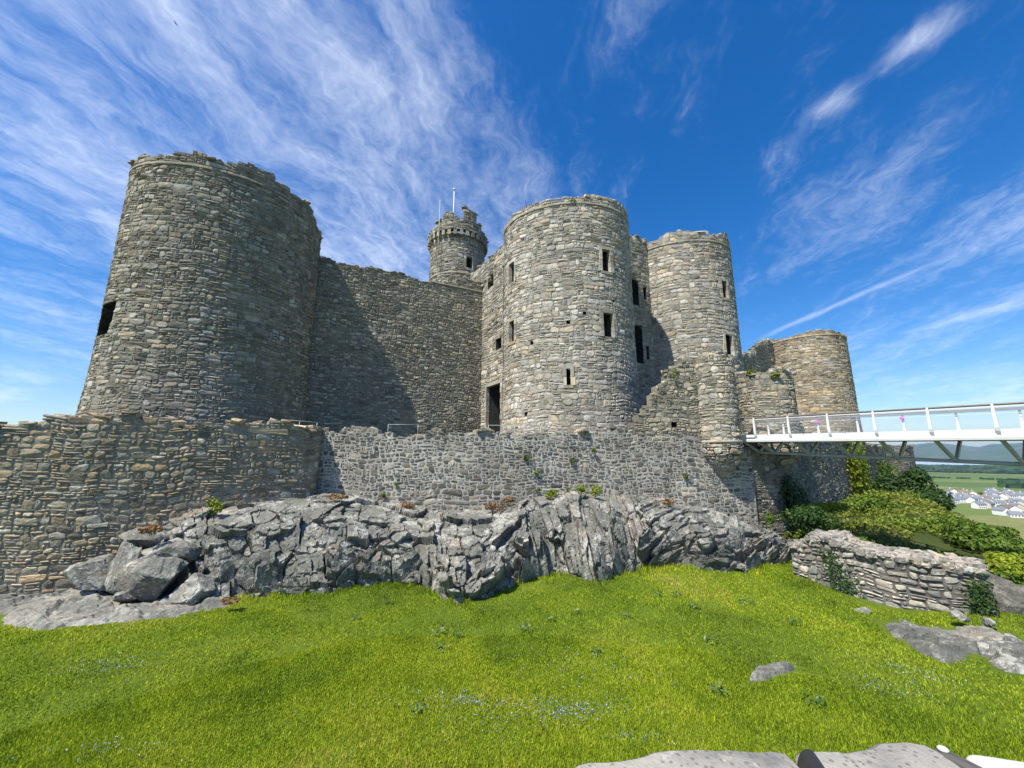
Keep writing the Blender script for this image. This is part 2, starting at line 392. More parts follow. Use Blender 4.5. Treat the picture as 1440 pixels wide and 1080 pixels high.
# hash / cellular noise in numpy
def hsh(ix, iy, k):
    h = (ix.astype(np.int64)*374761393+iy.astype(np.int64)*668265263+k*1274126177) & 0xffffffff
    h = ((h ^ (h >> 13))*1103515245) & 0xffffffff; h = ((h ^ (h >> 16))*2654435761) & 0xffffffff
    return ((h ^ (h >> 15)) & 0xffffff)/float(0xffffff)
def worley(x, y, seed=0, jit=.85, blk=.0):
    ix, iy = np.floor(x), np.floor(y); f1 = np.full(x.shape, 9.); f2 = f1.copy(); bx = np.zeros_like(x); by = bx.copy(); dx = bx.copy(); dy = bx.copy()
    for i in (-1, 0, 1):
        for j in (-1, 0, 1):
            cx, cy = ix+i, iy+j
            sx_ = cx+.5+jit*(hsh(cx, cy, seed)-.5); sy_ = cy+.5+jit*(hsh(cx, cy, seed+1)-.5)
            d = np.hypot(x-sx_, y-sy_)*(1-blk)+blk*np.maximum(np.abs(x-sx_), np.abs(y-sy_)); n = d < f1
            f2 = np.where(n, f1, np.minimum(f2, d)); bx = np.where(n, cx, bx); by = np.where(n, cy, by); dx = np.where(n, x-sx_, dx); dy = np.where(n, y-sy_, dy); f1 = np.where(n, d, f1)
    return f1, f2, bx, by, dx, dy
def facets(x, y, seed, tilt=1., blk=0.):
    f1, f2, bx, by, dx, dy = worley(x, y, seed, .85, blk)
    h = hsh(bx, by, seed+5)-.5; gx = hsh(bx, by, seed+6)-.5; gy = hsh(bx, by, seed+7)-.5
    return h+tilt*(gx*dx+gy*dy), f2-f1, hsh(bx, by, seed+9)
def vnoise(x, y, seed=0):
    ix, iy = np.floor(x), np.floor(y); fx, fy = x-ix, y-iy; fx = fx*fx*(3-2*fx); fy = fy*fy*(3-2*fy)
    a, b, c, d = (hsh(ix+i, iy+j, seed) for i, j in ((0, 0), (1, 0), (0, 1), (1, 1)))
    return (a*(1-fx)+b*fx)*(1-fy)+(c*(1-fx)+d*fx)*fy
def fbm(x, y, seed=0, o=4):
    return sum(vnoise(x*2**i, y*2**i, seed+i)*.5**(i+1) for i in range(o))

# ------------------------------------------------------------------ materials
def new_mat(name):
    m = bpy.data.materials.new(name); m.use_nodes = True; t = m.node_tree; t.nodes.clear()
    return m, t
def finish(t, col, rough=.9, bump=None, bstr=.5, bdist=.03, spec=.25, metal=0., extra=None):
    p = nd(t, 'ShaderNodeBsdfPrincipled', {'Roughness': rough, 'Specular IOR Level': spec, 'Metallic': metal})
    if isinstance(col, bpy.types.NodeSocket): t.links.new(col, p.inputs['Base Color'])
    else: p.inputs['Base Color'].default_value = (*col, 1)
    if bump is not None:
        b = nd(t, 'ShaderNodeBump', {'Strength': bstr, 'Distance': bdist, 'Height': bump}); t.links.new(b.outputs[0], p.inputs['Normal'])
    out = p.outputs[0]
    if extra: out = extra(t, p)
    t.links.new(out, nd(t, 'ShaderNodeOutputMaterial').inputs[0]); return p
def stone_mat(name, cols, lich=.25, lcol=(.5, .5, .46), dirt=.5, val=1., big=.22):
    m, t = new_mat(name)
    co = nd(t, 'ShaderNodeTexCoord').outputs['Object']
    at = nd(t, 'ShaderNodeSeparateColor', {0: nd(t, 'ShaderNodeAttribute', attribute_name='tone').outputs['Color']})
    c = ramp(t, at.outputs[0], [(r*1.035, g, b_*.92) for r, g, b_ in cols])
    sk = noise(t, nd(t, 'ShaderNodeVectorMath', {0: co, 1: (1., 1., .1)}, operation='MULTIPLY').outputs[0], 1.6, 5., .6)
    n1 = noise(t, co, big, 5., .6); n2 = noise(t, co, 3.5, 6., .68); n3 = noise(t, co, 14., 4., .6); n4 = noise(t, co, 1.1, 4., .6)
    f = mth(t, 'MULTIPLY', mth(t, 'MULTIPLY_ADD', at.outputs[1], .62, .68), mth(t, 'MULTIPLY_ADD', n2, 1.0, .5))
    f = mth(t, 'MULTIPLY', f, mth(t, 'MULTIPLY_ADD', n3, .7, .65))
    f = mth(t, 'MULTIPLY', f, mth(t, 'MULTIPLY_ADD', n1, dirt*2, 1-dirt))
    f = mth(t, 'MULTIPLY', f, mth(t, 'MULTIPLY_ADD', sk, .8, .6))
    c = scl(t, c, mth(t, 'MULTIPLY', f, val))
    warm = sstep(t, mth(t, 'ADD', n4, mth(t, 'MULTIPLY', at.outputs[2], .25)), .58, .85)
    c = mixc(t, mth(t, 'MULTIPLY', warm, .45), c, mixc(t, 1., c, (1.25, .98, .66), 'MULTIPLY'))
    ln = sstep(t, mth(t, 'ADD', mth(t, 'MULTIPLY', noise(t, co, 7., 5., .65), .7), mth(t, 'MULTIPLY', n4, .5)), .64, .78)
    c = mixc(t, mth(t, 'MULTIPLY', ln, lich), c, lcol)
    h = mth(t, 'ADD', mth(t, 'MULTIPLY', n3, .5), n2)
    finish(t, c, .92, h, .75, .05, .15); return m
def mortar_mat(name, a, b):
    m, t = new_mat(name); co = nd(t, 'ShaderNodeTexCoord').outputs['Object']
    n1 = noise(t, co, .5, 5., .65); n2 = noise(t, co, 6., 5., .7)
    c = mixc(t, sstep(t, mth(t, 'ADD', mth(t, 'MULTIPLY', n1, .6), mth(t, 'MULTIPLY', n2, .4)), .35, .65), a, b)
    finish(t, c, .95, n2, .8, .05, .1); return m
M = {}
M['tan'] = stone_mat('weathered grey tan rubble', [(.14, .14, .122), (.22, .22, .195), (.275, .265, .228), (.3, .27, .212), (.27, .275, .255), (.35, .35, .33)], .3)
M['tan_m'] = mortar_mat('old lime mortar', (.1, .095, .075), (.26, .24, .185))
M['curt'] = stone_mat('dark slaty rubble', [(.14, .142, .125), (.21, .212, .185), (.265, .256, .215), (.3, .28, .222), (.36, .355, .32)], .25)
M['curt_m'] = mortar_mat('dark mortar', (.1, .098, .085), (.25, .238, .19))
M['gate'] = stone_mat('pale grey squared rubble', [(.2, .197, .18), (.3, .297, .272), (.345, .335, .302), (.36, .32, .25), (.34, .338, .322), (.42, .418, .4)], .4, (.55, .55, .52))
M['gate_m'] = mortar_mat('pale mortar', (.15, .142, .122), (.34, .32, .275))
M['brown'] = stone_mat('brown outer wall rubble', [(.15, .138, .112), (.23, .215, .175), (.305, .27, .2), (.355, .28, .178), (.275, .262, .228), (.4, .375, .32)], .2)
M['brown_m'] = mortar_mat('sandy mortar', (.15, .135, .105), (.34, .31, .25))
M['dark'] = stone_mat('dark blue grey rubble', [(.095, .093, .086), (.14, .137, .127), (.185, .178, .16), (.22, .208, .178), (.3, .29, .262)], .3, (.48, .48, .46))
M['dark_m'] = mortar_mat('white lime mortar', (.23, .22, .19), (.45, .435, .385))
M['ruin'] = stone_mat('lichened drystone', [(.13, .13, .13), (.21, .21, .205), (.28, .275, .26), (.31, .285, .255), (.4, .395, .385)], .6, (.6, .6, .57))
M['ruin_m'] = mortar_mat('earthy joints', (.08, .076, .068), (.17, .163, .145))
M['coping'] = stone_mat('speckled coping stone', [(.3, .3, .28), (.4, .39, .36), (.36, .37, .36)], .5, (.6, .59, .54), big=2.)
M['inside'] = mortar_mat('inner stone darkened as shade', (.026, .026, .025), (.07, .069, .062))  # shade inside the openings is put into this near-black stone colour

def rock_mat(name, val=1., lich=.75):
    m, t = new_mat(name); co = nd(t, 'ShaderNodeTexCoord').outputs['Object']
    at = nd(t, 'ShaderNodeSeparateColor', {0: nd(t, 'ShaderNodeAttribute', attribute_name='tone').outputs['Color']})
    n1 = noise(t, co, .45, 5., .6); n2 = noise(t, co, 3., 7., .7, .4); n3 = noise(t, co, 16., 5., .65)
    vs = nd(t, 'ShaderNodeMapping', {'Vector': co, 'Rotation': (.5, .3, .4), 'Scale': (1., 1., .22)}).outputs[0]
    n5 = noise(t, vs, 7., 5., .65)
    c = ramp(t, mth(t, 'ADD', mth(t, 'MULTIPLY', n1, .5), mth(t, 'ADD', mth(t, 'MULTIPLY', at.outputs[0], .25), mth(t, 'MULTIPLY', n5, .3))),
             [(.25, .058, .062, .054), (.42, .118, .12, .105), (.58, .185, .182, .158), (.68, .22, .172, .125), (.85, .3, .29, .252)])
    c = scl(t, c, mth(t, 'MULTIPLY', mth(t, 'MULTIPLY_ADD', n2, 1.4, .3), mth(t, 'MULTIPLY_ADD', n3, .9*val, .55*val)))
    # pale crustose lichen in spots and crusts
    vo = nd(t, 'ShaderNodeTexVoronoi', {'Vector': co, 'Scale': 4.5, 'Randomness': 1.}); spot = mth(t, 'SUBTRACT', 1., sstep(t, mth(t, 'ADD', vo.outputs['Distance'], mth(t, 'MULTIPLY', n3, .22)), .24, .36))
    crust = sstep(t, mth(t, 'ADD', mth(t, 'MULTIPLY', noise(t, co, 5., 6., .7), .6), mth(t, 'MULTIPLY', noise(t, co, .9, 3., .5), .5)), .54, .68)
    l = mth(t, 'MULTIPLY', mth(t, 'MAXIMUM', mth(t, 'MULTIPLY', spot, sstep(t, n1, .4, .6)), crust), lich)
    c = mixc(t, l, c, (.46, .455, .41))
    ru = sstep(t, noise(t, co, 1.3, 5., .65), .6, .72); c = mixc(t, mth(t, 'MULTIPLY', ru, .55), c, (.22, .155, .1))
    h = mth(t, 'ADD', mth(t, 'ADD', n2, mth(t, 'MULTIPLY', n3, .35)), mth(t, 'MULTIPLY', n5, .6))
    finish(t, c, .85, h, .9, .09, .25); return m
M['rock'] = rock_mat('grey lichened outcrop rock'); M['slab'] = rock_mat('smooth grey slab rock', 1.15, .45); M['rockdark'] = rock_mat('dark wet rock', .5, .3)

def leaf_mat(name, cols, trans=.35, rough=.6):
    m, t = new_mat(name)
    at = nd(t, 'ShaderNodeSeparateColor', {0: nd(t, 'ShaderNodeAttribute', attribute_name='tone').outputs['Color']})
    c = ramp(t, at.outputs[0], cols); c = scl(t, c, mth(t, 'MULTIPLY_ADD', at.outputs[1], .8, .6))
    def ex(t, p):
        tr = nd(t, 'ShaderNodeBsdfTranslucent', {'Color': scl(t, c, 1.15)})
        return nd(t, 'ShaderNodeMixShader', {0: trans, 1: p.outputs[0], 2: tr.outputs[0]}).outputs[0]
    finish(t, c, rough, spec=.25, extra=ex); return m
M['grass'] = leaf_mat('meadow grass blades', [(.125, .19, .013), (.24, .335, .015), (.33, .41, .022), (.41, .43, .04), (.5, .44, .14)], .42)
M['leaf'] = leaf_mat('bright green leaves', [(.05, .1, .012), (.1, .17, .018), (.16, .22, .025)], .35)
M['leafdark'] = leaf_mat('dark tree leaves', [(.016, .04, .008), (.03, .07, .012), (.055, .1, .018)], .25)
M['leafyel'] = leaf_mat('yellow green leaves', [(.12, .17, .012), (.2, .26, .015), (.3, .33, .03)], .35)
M['bramble'] = leaf_mat('bramble and bracken leaves', [(.06, .1, .014), (.13, .18, .02), (.2, .24, .03), (.22, .19, .06)], .3)
M['rust'] = leaf_mat('dead bracken fronds', [(.12, .06, .025), (.2, .1, .04), (.3, .19, .08), (.16, .17, .04)], .25)
M['dock'] = leaf_mat('dock leaves', [(.07, .13, .03), (.12, .19, .05), (.2, .25, .1)], .25, .45)
M['flower'] = leaf_mat('blue flowers', [(.2, .26, .4), (.28, .34, .5), (.4, .43, .52)], .3)
def plain_mat(name, col, rough=.5, metal=0., spec=.4, var=.15):
    m, t = new_mat(name); co = nd(t, 'ShaderNodeTexCoord').outputs['Object']
    n = noise(t, co, 3., 4., .6); c = nd(t, 'ShaderNodeVectorMath', {0: (*col,), 'Scale': mth(t, 'MULTIPLY_ADD', n, 2*var, 1-var)}, operation='SCALE').outputs[0]
    finish(t, c, rough, n, .15, .01, spec, metal); return m
M['white'] = plain_mat('white painted steel', (.68, .69, .69), .4, 0, .5, .12)
M['steel'] = plain_mat('grey green galvanised steel', (.36, .39, .37), .5, .1, .4)
M['rail'] = plain_mat('dark handrail', (.16, .14, .13), .4, .3)
M['pink'] = plain_mat('pink plastic', (.85, .12, .62), .5)
M['wood'] = plain_mat('bark', (.09, .07, .05), .9)
M['iron'] = plain_mat('dark metal band', (.03, .028, .027), .45, .2)
M['tanin'] = plain_mat('brown lining', (.3, .12, .055), .6)
M['quartz'] = plain_mat('white quartz stone', (.5, .48, .45), .8, 0, .3, .5)
M['slate'] = plain_mat('dark slate', (.09, .085, .08), .7, 0, .3, .4)
M['render'] = plain_mat('white render', (.75, .74, .7), .9, 0, .2, .08)
M['cream'] = plain_mat('cream render', (.55, .49, .4), .9, 0, .2, .08)
M['roof'] = plain_mat('grey slate roof', (.16, .17, .19), .7, 0, .3, .25)
M['roofb'] = plain_mat('brown tile roof', (.2, .13, .1), .8, 0, .2, .25)
M['feather'] = plain_mat('dark feathers', (.03, .03, .03), .8)
M['bark'] = M['wood']

# ------------------------------------------------------------------ plan of the place (metres, eye at the origin)
A_C = np.array([-20.5, 25.9]); B_C = np.array([4.75, 31.6]); C_C = np.array([17.1, 38.3]); D_C = np.array([49.9, 63.9])
ED = np.array([.88, .475]); EN = np.array([.475, -.88])          # along the east front / out of it
TA = Cyl(A_C, 5.7, .78, .55, 0.); TB = Cyl(B_C, 5.45, .8, .5, .2); TC = Cyl(C_C, 5.5, .85, .3, 0.); TD = Cyl(D_C, 5.75, 1., .5, 0.)
OA = Pth([(-29., 12.9), (-25., 13.9), (-21.3, 15.1), (-17.6, 16.7), (-14.2, 18.8), (-11.25, 21.15), (-10.95, 21.5), (-10.9, 21.9), (-11.05, 23.2)])
T1 = Cyl((13.15, 24.7), 1.26); T2 = Cyl((18.3, 27.4), 1.75)
MID = Pth([(-12.6, 22.3), (0.2, 23.1), (7., 23.9), (12.4, 24.5), (15.2, 24.95)])

# ------------------------------------------------------------------ lawn and terrain
def lawn_z(x, y):
    x = np.asarray(x, float); y = np.asarray(y, float)
    z = -5.55+.10*np.sin(x*.21+.6)*np.sin(y*.33+1.)+.05*np.sin(x*.55+y*.3)+.05*np.sin(x*1.3-y*.9)
    z += .45*np.exp(-(((x-9)/4.5)**2+((y-20.5)/3.2)**2))
    z -= .25*np.exp(-(((x-13.5)/3.)**2+((y-15)/4)**2))
    return z
def lawn_hit(X, Y):
    r = ray(X, Y); t = 5.5/-r[2]
    for _ in range(30):
        p = t*r; t = float(lawn_z(p[0], p[1]))/r[2]
    p = t*r; return np.array([p[0], p[1], float(lawn_z(p[0], p[1]))])
gx, gy = np.meshgrid(np.linspace(-34, 34, 240), np.linspace(1.4, 30, 110), indexing='ij')
gz = lawn_z(gx, gy)+.05*(fbm(gx*1.5, gy*1.5, 4)-.5)
def grid_faces(n, m):
    i, j = np.meshgrid(np.arange(n-1), np.arange(m-1), indexing='ij'); a = (i*m+j).ravel()
    return np.stack([a, a+m, a+m+1, a+1], 1)
m_, t_ = new_mat('lawn soil and grass'); co = nd(t_, 'ShaderNodeTexCoord').outputs['Object']
n1 = noise(t_, co, .35, 5., .6); n2 = noise(t_, co, 5., 6., .7)
c = ramp(t_, mth(t_, 'ADD', mth(t_, 'MULTIPLY', n1, .6), mth(t_, 'MULTIPLY', n2, .4)), [(.25, .05, .085, .01), (.5, .09, .13, .014), (.75, .13, .15, .03)])
finish(t_, c, .95, n2, .8, .08, .1); M['lawn'] = m_
lawn = mkmesh('lawn', np.stack([gx, gy, gz], -1).reshape(-1, 3), [(grid_faces(240, 110), 0)], [M['lawn']], smooth=True); tag(lawn, kind='structure')

# rock foot along the lawn (from the photo) and rock head along the walls
BOT = [(178, 838), (235, 842), (300, 848), (345, 842), (400, 838), (450, 836), (500, 826), (545, 822), (590, 822), (615, 838), (640, 850), (670, 846), (705, 834), (730, 818), (760, 810), (800, 808), (830, 818), (850, 818), (880, 806), (920, 798), (960, 794), (1010, 803), (1040, 803), (1090, 795), (1130, 786), (1160, 800)]
TOP = [(205, 752), (250, 722), (300, 712), (345, 706), (400, 700), (450, 692), (500, 699), (545, 707), (600, 716), (650, 719), (690, 722), (720, 706), (760, 697), (800, 692), (860, 696), (920, 703), (960, 709), (1000, 714), (1040, 726), (1070, 738), (1100, 755), (1130, 772)]
def wall_hit(X, Y):
    r = ray(X, Y); h = np.linalg.norm(r[:2]); best = None
    try:
        u, v = MID.hit(X, Y)
        if X < 985: best = MID(np.array([u]), np.array([v]), np.array([-.25]))[0]
    except Exception: pass
    if X < 455:
        u, v = OA.hit(X, Y); best = OA(np.array([u]), np.array([v]), np.array([-.25]))[0]
    if best is None:
        best = (25.0/r[1])*r
    return best
NS, NT = 820, 150
bx_ = np.linspace(178, 1160, NS); tx_ = np.interp(bx_, [178, 300, 1040, 1160], [205, 312, 1040, 1130])
by_ = np.interp(bx_, *zip(*BOT)); ty_ = np.interp(tx_, *zip(*TOP))
kk = np.arange(0, NS, 6)
if kk[-1] != NS-1: kk = np.append(kk, NS-1)
Bp = np.array([lawn_hit(bx_[i], by_[i]) for i in kk]); Tp = np.array([wall_hit(tx_[i], ty_[i]) for i in kk])
kp = (tx_[kk] < 418) | (tx_[kk] > 486); kt = kk[kp]; Tp = Tp[kp]
Bp = np.stack([np.interp(np.arange(NS), kk, Bp[:, i]) for i in range(3)], -1); Tp = np.stack([np.interp(np.arange(NS), kt, Tp[:, i]) for i in range(3)], -1)
tt_ = np.linspace(-.1, 1.03, NT)
s_len = np.concatenate([[0], np.cumsum(np.linalg.norm(np.diff(Bp[:, :2], axis=0), axis=1))])
Sg, Tg = np.meshgrid(s_len, tt_, indexing='ij')
prof = .5+.5*vnoise(Sg*.35, Sg*0, 31)                        # some stretches steeper than others
tc_ = np.clip(Tg, 0, 1)
hor = tc_**(1.15+1.1*prof); ver = 1-(1-tc_)**(1.15+.5*prof)
P0 = Bp[:, None, :]*(1-hor[..., None])+Tp[:, None, :]*hor[..., None]
P0[..., 2] = Bp[:, None, 2]*(1-ver)+Tp[:, None, 2]*ver+np.minimum(Tg, 0)*6
dirh = Tp[:, :2]-Bp[:, :2]; dirh /= np.linalg.norm(dirh, axis=1, keepdims=True)
Nv = np.stack([-dirh[:, 0:1]*.72+0*Tg, -dirh[:, 1:2]*.72+0*Tg, .69+0*Tg], -1)
yy = Tg*5.2
pxg = np.repeat(bx_[:, None], NT, 1)
def rot(th): return Sg*np.cos(th)+yy*np.sin(th), -Sg*np.sin(th)+yy*np.cos(th)
def strata(th, c1, c2, c3, sd, amp):
    xs, ys = rot(th)
    wx = xs+.22*(fbm(xs*.8, ys*.8, 51+sd)-.5); wy = ys+.22*(fbm(xs*.8+9, ys*.8, 52+sd)-.5)
    f1, e1, i1 = facets(wx/c1[0], wy/c1[1], 11+sd, 1.3, .8); f2, e2, i2 = facets(wx/c2[0], wy/c2[1], 22+sd, 1.25, .8); f3, e3, i3 = facets(wx/c3[0], wy/c3[1], 33+sd, 1.2, .7)
    d = amp*(1.0*f1+.50*f2+.10*f3)+.05*(fbm(xs*3, ys*3, 61)-.5)+.03*(fbm(xs*8, ys*8, 62)-.5)
    d -= .45*np.clip(1-e1/.05, 0, 1)*(i1 > .3)+.2*np.clip(1-e2/.06, 0, 1)*(i2 > .45)
    return d, i1, i2, i3
dA, iA1, iA2, iA3 = strata(.10, (1.7, 1.3), (.7, .66), (.3, .26), 0, 1.05)
dB, iB1, iB2, iB3 = strata(.22, (.8, 2.6), (.34, 1.2), (.2, .5), 100, .75)
dC, iC1, iC2, iC3 = strata(.75, (2.1, .8), (.9, .36), (.4, .16), 200, 1.05)
edge_w = 40*(fbm(Sg*.6, yy*.8, 77)-.5)
mB = ((pxg+edge_w > 735) & (pxg+edge_w < 900)).astype(float); mC = (pxg+edge_w >= 900).astype(float); mA = 1-mB-mC
disp = dA*mA+dB*mB+dC*mC; id1 = iA1*mA+iB1*mB+iC1*mC; id2 = iA2*mA+iB2*mB+iC2*mC; id3 = iA3*mA+iB3*mB+iC3*mC
disp = disp*np.clip(1.2-Tg, .3, 1)*np.clip((Tg+.15)*4, .3, 1)
P1 = P0+Nv*disp[..., None]
P1[..., 0] += .14*(id2-.5); P1[..., 2] += .16*(id1-.5)
rock = mkmesh('rock_outcrop', P1.reshape(-1, 3), [(grid_faces(NS, NT), 0)], [M['rock']], None, {'tone': np.stack([.5*id1+.5*id2, id2, id3], -1).reshape(-1, 3)})
tag(rock, kind='structure')

# hillside falling away to the plain on the right, and all round behind the castle
ZP = -65.
def hill_z(x, y):
    r = np.hypot(x, y); az = np.degrees(np.arctan2(x, y))
    rid = np.interp(az, [-180, -60, -20, 25, 38, 43, 47, 52, 56, 70, 120, 180], [60, 60, 90, 110, 95, 60, 47, 36, 31, 28, 30, 60])
    zr = np.interp(az, [-180, -60, 25, 38, 43, 47, 52, 56, 70, 180], [-6, -6, -2.5, -2.8, -3.4, -4.5, -5.7, -6.4, -7, -7])
    z0 = np.interp(az, [-180, 20, 30, 34, 37, 45, 56, 180], [-7, -7, -6.9, -6.6, -6.0, -6.1, -6.8, -7])
    t = np.clip((r-21)/(rid-21), 0, 1)
    z = z0+(zr-z0)*t**.6-1.2*np.clip((22.5-r)/3, 0, 1)
    return np.where(r > rid, np.maximum(zr-(r-rid)*.62-.02*(r-rid)**1.1, ZP-2), z)
ra = np.concatenate([np.linspace(19, 70, 70), np.linspace(72, 260, 40)]); aa = np.radians(np.linspace(-180, 180, 361))
rr, a2 = np.meshgrid(ra, aa, indexing='ij'); hx, hy = rr*np.sin(a2), rr*np.cos(a2)
hz_ = hill_z(hx, hy)+.7*(fbm(hx*.35, hy*.35, 8)-.5)
m_, t_ = new_mat('rough hillside'); co = nd(t_, 'ShaderNodeTexCoord').outputs['Object']
n1 = noise(t_, co, .25, 5., .6); n2 = noise(t_, co, 3., 6., .7)
c = ramp(t_, mth(t_, 'ADD', mth(t_, 'MULTIPLY', n1, .6), mth(t_, 'MULTIPLY', n2, .4)), [(.3, .03, .045, .012), (.5, .055, .075, .018), (.62, .1, .09, .05), (.75, .16, .15, .13)])
finish(t_, c, .95, n2, .9, .2, .1); M['hill'] = m_
hs_ = mkmesh('hillside', np.stack([hx, hy, hz_], -1).reshape(-1, 3), [(grid_faces(110, 361), 0)], [M['hill']], smooth=True); tag(hs_, kind='structure')

m_, t_ = new_mat('fields of the plain'); co = nd(t_, 'ShaderNodeTexCoord').outputs['Object']
vo = nd(t_, 'ShaderNodeTexVoronoi', {'Vector': nd(t_, 'ShaderNodeMapping', {'Vector': co, 'Rotation': (0, 0, .5), 'Scale': (1., 1.6, 1.)}).outputs[0], 'Scale': .0042, 'Randomness': .8})
vr = nd(t_, 'ShaderNodeSeparateColor', {0: vo.outputs['Color']}).outputs[0]
c = ramp(t_, mth(t_, 'ADD', mth(t_, 'MULTIPLY', vr, .6), mth(t_, 'MULTIPLY', noise(t_, co, .01, 6., .6), .4)), [(.2, .07, .115, .025), (.45, .11, .15, .035), (.6, .15, .165, .05), (.8, .19, .18, .08)])
c = scl(t_, c, mth(t_, 'MULTIPLY_ADD', noise(t_, co, .08, 5., .7), .6, .7))
finish(t_, c, .95, spec=.1); M['plain'] = m_
def sheet(name, x0, x1, y0, y1, z, mat):
    o = mkmesh(name, [(x0, y0, z), (x1, y0, z), (x1, y1, z), (x0, y1, z)], [(np.array([[0, 1, 2, 3]]), 0)], [mat]); tag(o, kind='structure'); return o
sheet('ground', -3000, 12000, -2000, 12000, ZP, M['plain'])
m_, t_ = new_mat('estuary water'); finish(t_, (.45, .5, .55), .25, spec=.5); M['water'] = m_
def polar(az, r, z): a = R_(az); return (r*math.sin(a), r*math.cos(a), z)
ring = [polar(a, r, ZP+.3) for a in np.linspace(20, 80, 30) for r in (4300+350*math.sin(a*.5), 6400)]
tag(mkmesh('estuary', ring, [(np.array([(2*i, 2*i+2, 2*i+3, 2*i+1) for i in range(29)]), 0)], [M['water']]), kind='structure')
azs = np.linspace(5, 85, 260); rs = np.linspace(0, 1, 40); AZ, RS = np.meshgrid(azs, rs, indexing='ij')
env = np.interp(azs, [5, 36, 42, 45, 47.2, 48.6, 50, 51.5, 54, 58, 85], [80, 110, 150, 235, 262, 215, 195, 225, 262, 280, 150])
hh = env[:, None]*np.sin(np.clip(RS*1.05, 0, 1)*math.pi/2)**1.2*(.72+.56*fbm(AZ*.55, RS*5, 17))
rr = 6200+RS*3600+300*np.sin(AZ*.9); ar = np.radians(AZ)
m_, t_ = new_mat('far hills'); co = nd(t_, 'ShaderNodeTexCoord').outputs['Object']
c = ramp(t_, noise(t_, co, .004, 7., .68), [(.3, .03, .06, .025), (.48, .055, .095, .03), (.6, .1, .1, .05), (.75, .12, .16, .06)])
finish(t_, c, .95, spec=.05); M['hills'] = m_
tag(mkmesh('hills', np.stack([rr*np.sin(ar), rr*np.cos(ar), ZP+hh], -1).reshape(-1, 3), [(grid_faces(260, 40), 0)], [M['hills']], smooth=True), kind='structure')
# ------------------------------------------------------------------ castle
def prof(S, pts):
    h = sorted(S.hit(*p) for p in pts); us = [a for a, b in h]; vs = [b for a, b in h]
    return lambda u: float(np.interp(u, us, vs))
def holes(S, parent, lst, seed):
    out = []
    for i, (x, y) in enumerate(lst):
        u, v = S.hit(x, y); w = .13; o = (u-w, u+w, v-.14, v+.14, False); out.append(o)
        recess('putlog_hole', S, o, .6, M['inside'], parent)
    return out

tA = thing('corner_tower', (A_C[0], A_C[1], 0), 'huge round ruined tower of grey tan rubble at the left end, with a ragged hole', 'tower', 'corner towers')
oA = [opening(TA, 144, 425, 162, 441), opening(TA, 140, 441, 158, 455), opening(TA, 137, 455, 153, 471)]
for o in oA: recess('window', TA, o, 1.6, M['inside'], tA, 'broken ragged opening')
tA_top = lambda u: 18.75+.35*math.sin(u*.5+1)+.25*math.sin(u*1.7)
masonry('masonry', TA, -math.pi*5.7, math.pi*5.7, -1., lambda u: tA_top(u)-.1-.5*max(0, min(1, (u-3)/4)), [M['tan'], M['tan_m']], tA, .5, .25, .03, oA, 1.1, .045, 11, .3, (-10.4, 10.4), thin=.16, coping=.35)
band('string_course', TA, -10.4, 10.4, 17.8, .16, .1, M['curt'], tA, vf=lambda u: 17.8+.1*math.sin(u*.5+1)-.4*max(0, min(1, (u-3)/4)))
TD_ = thing('corner_tower', (D_C[0], D_C[1], 0), 'distant round olive brown tower at the right end, rising behind the white bridge', 'tower', 'corner towers')
masonry('masonry', TD, -math.pi*5.75, math.pi*5.75, -3., lambda u: 19.2+.3*math.sin(u*.7), [M['brown'], M['brown_m']], TD_, .75, .36, .045, [], 1.1, .07, 12, .3, (-9.6, 9.6), thin=.05, coping=.5)
band('string_course', TD, -9.6, 9.6, 18.6, .22, .14, M['brown'], TD_)

CU = Pln((-17.6, 27.9), (-2.4, 35.55))
tCu = thing('curtain_wall', (-9, 31, 0), 'high dark slaty curtain wall between the left tower and the twin towered gatehouse', 'wall', 'curtain walls')
cu_u = CU.hit(640, 500)[0]
masonry('masonry', CU, 0, CU.L, -1., lambda u: 15.75+.12*math.sin(u)+(.9 if u > cu_u else 0)+(.7 if u < 1.9 else 0), [M['curt'], M['curt_m']], tCu, .4, .2, .028, [], 1.2, .05, 13, .3, thin=.2, coping=.85, colw=(.3, .6))
band('string_course', CU, cu_u-2.5, CU.L, 15.6, .14, .1, M['curt'], tCu, 20)

gh = thing('gatehouse', (8, 38, 0), 'massive gatehouse with two round grey towers and a stair turret behind', 'castle gatehouse')
def tower_part(S, o_px, hole_px, top, string, seed, ur, mats, sw, sh, lab, extra=None):
    g = bpy.data.objects.new('tower', None); COL.objects.link(g); g.parent = gh; g['label'] = lab
    os_ = [opening(S, *p) for p in o_px]
    class Pp: pass
    for i, o in enumerate(os_):
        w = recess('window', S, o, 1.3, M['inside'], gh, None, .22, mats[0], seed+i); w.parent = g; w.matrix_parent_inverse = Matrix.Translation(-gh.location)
    hs = []
    for (x, y) in hole_px:
        u, v = S.hit(x, y); o = (u-.14, u+.14, v-.15, v+.15, False); hs.append(o)
        w = recess('putlog_hole', S, o, .6, M['inside'], gh); w.parent = g; w.matrix_parent_inverse = Matrix.Translation(-gh.location)
    m = masonry('masonry', S, -math.pi*S.R, math.pi*S.R, -1., top, mats, gh, sw, sh, .032, os_+hs, 1.0, .05, seed, .26, ur, thin=.08, coping=.35)
    b = band('string_course', S, ur[0], ur[1], string, .16, .11, M['curt'], gh)
    for w in (m, b): w.parent = g; w.matrix_parent_inverse = Matrix.Translation(-gh.location)
    return g
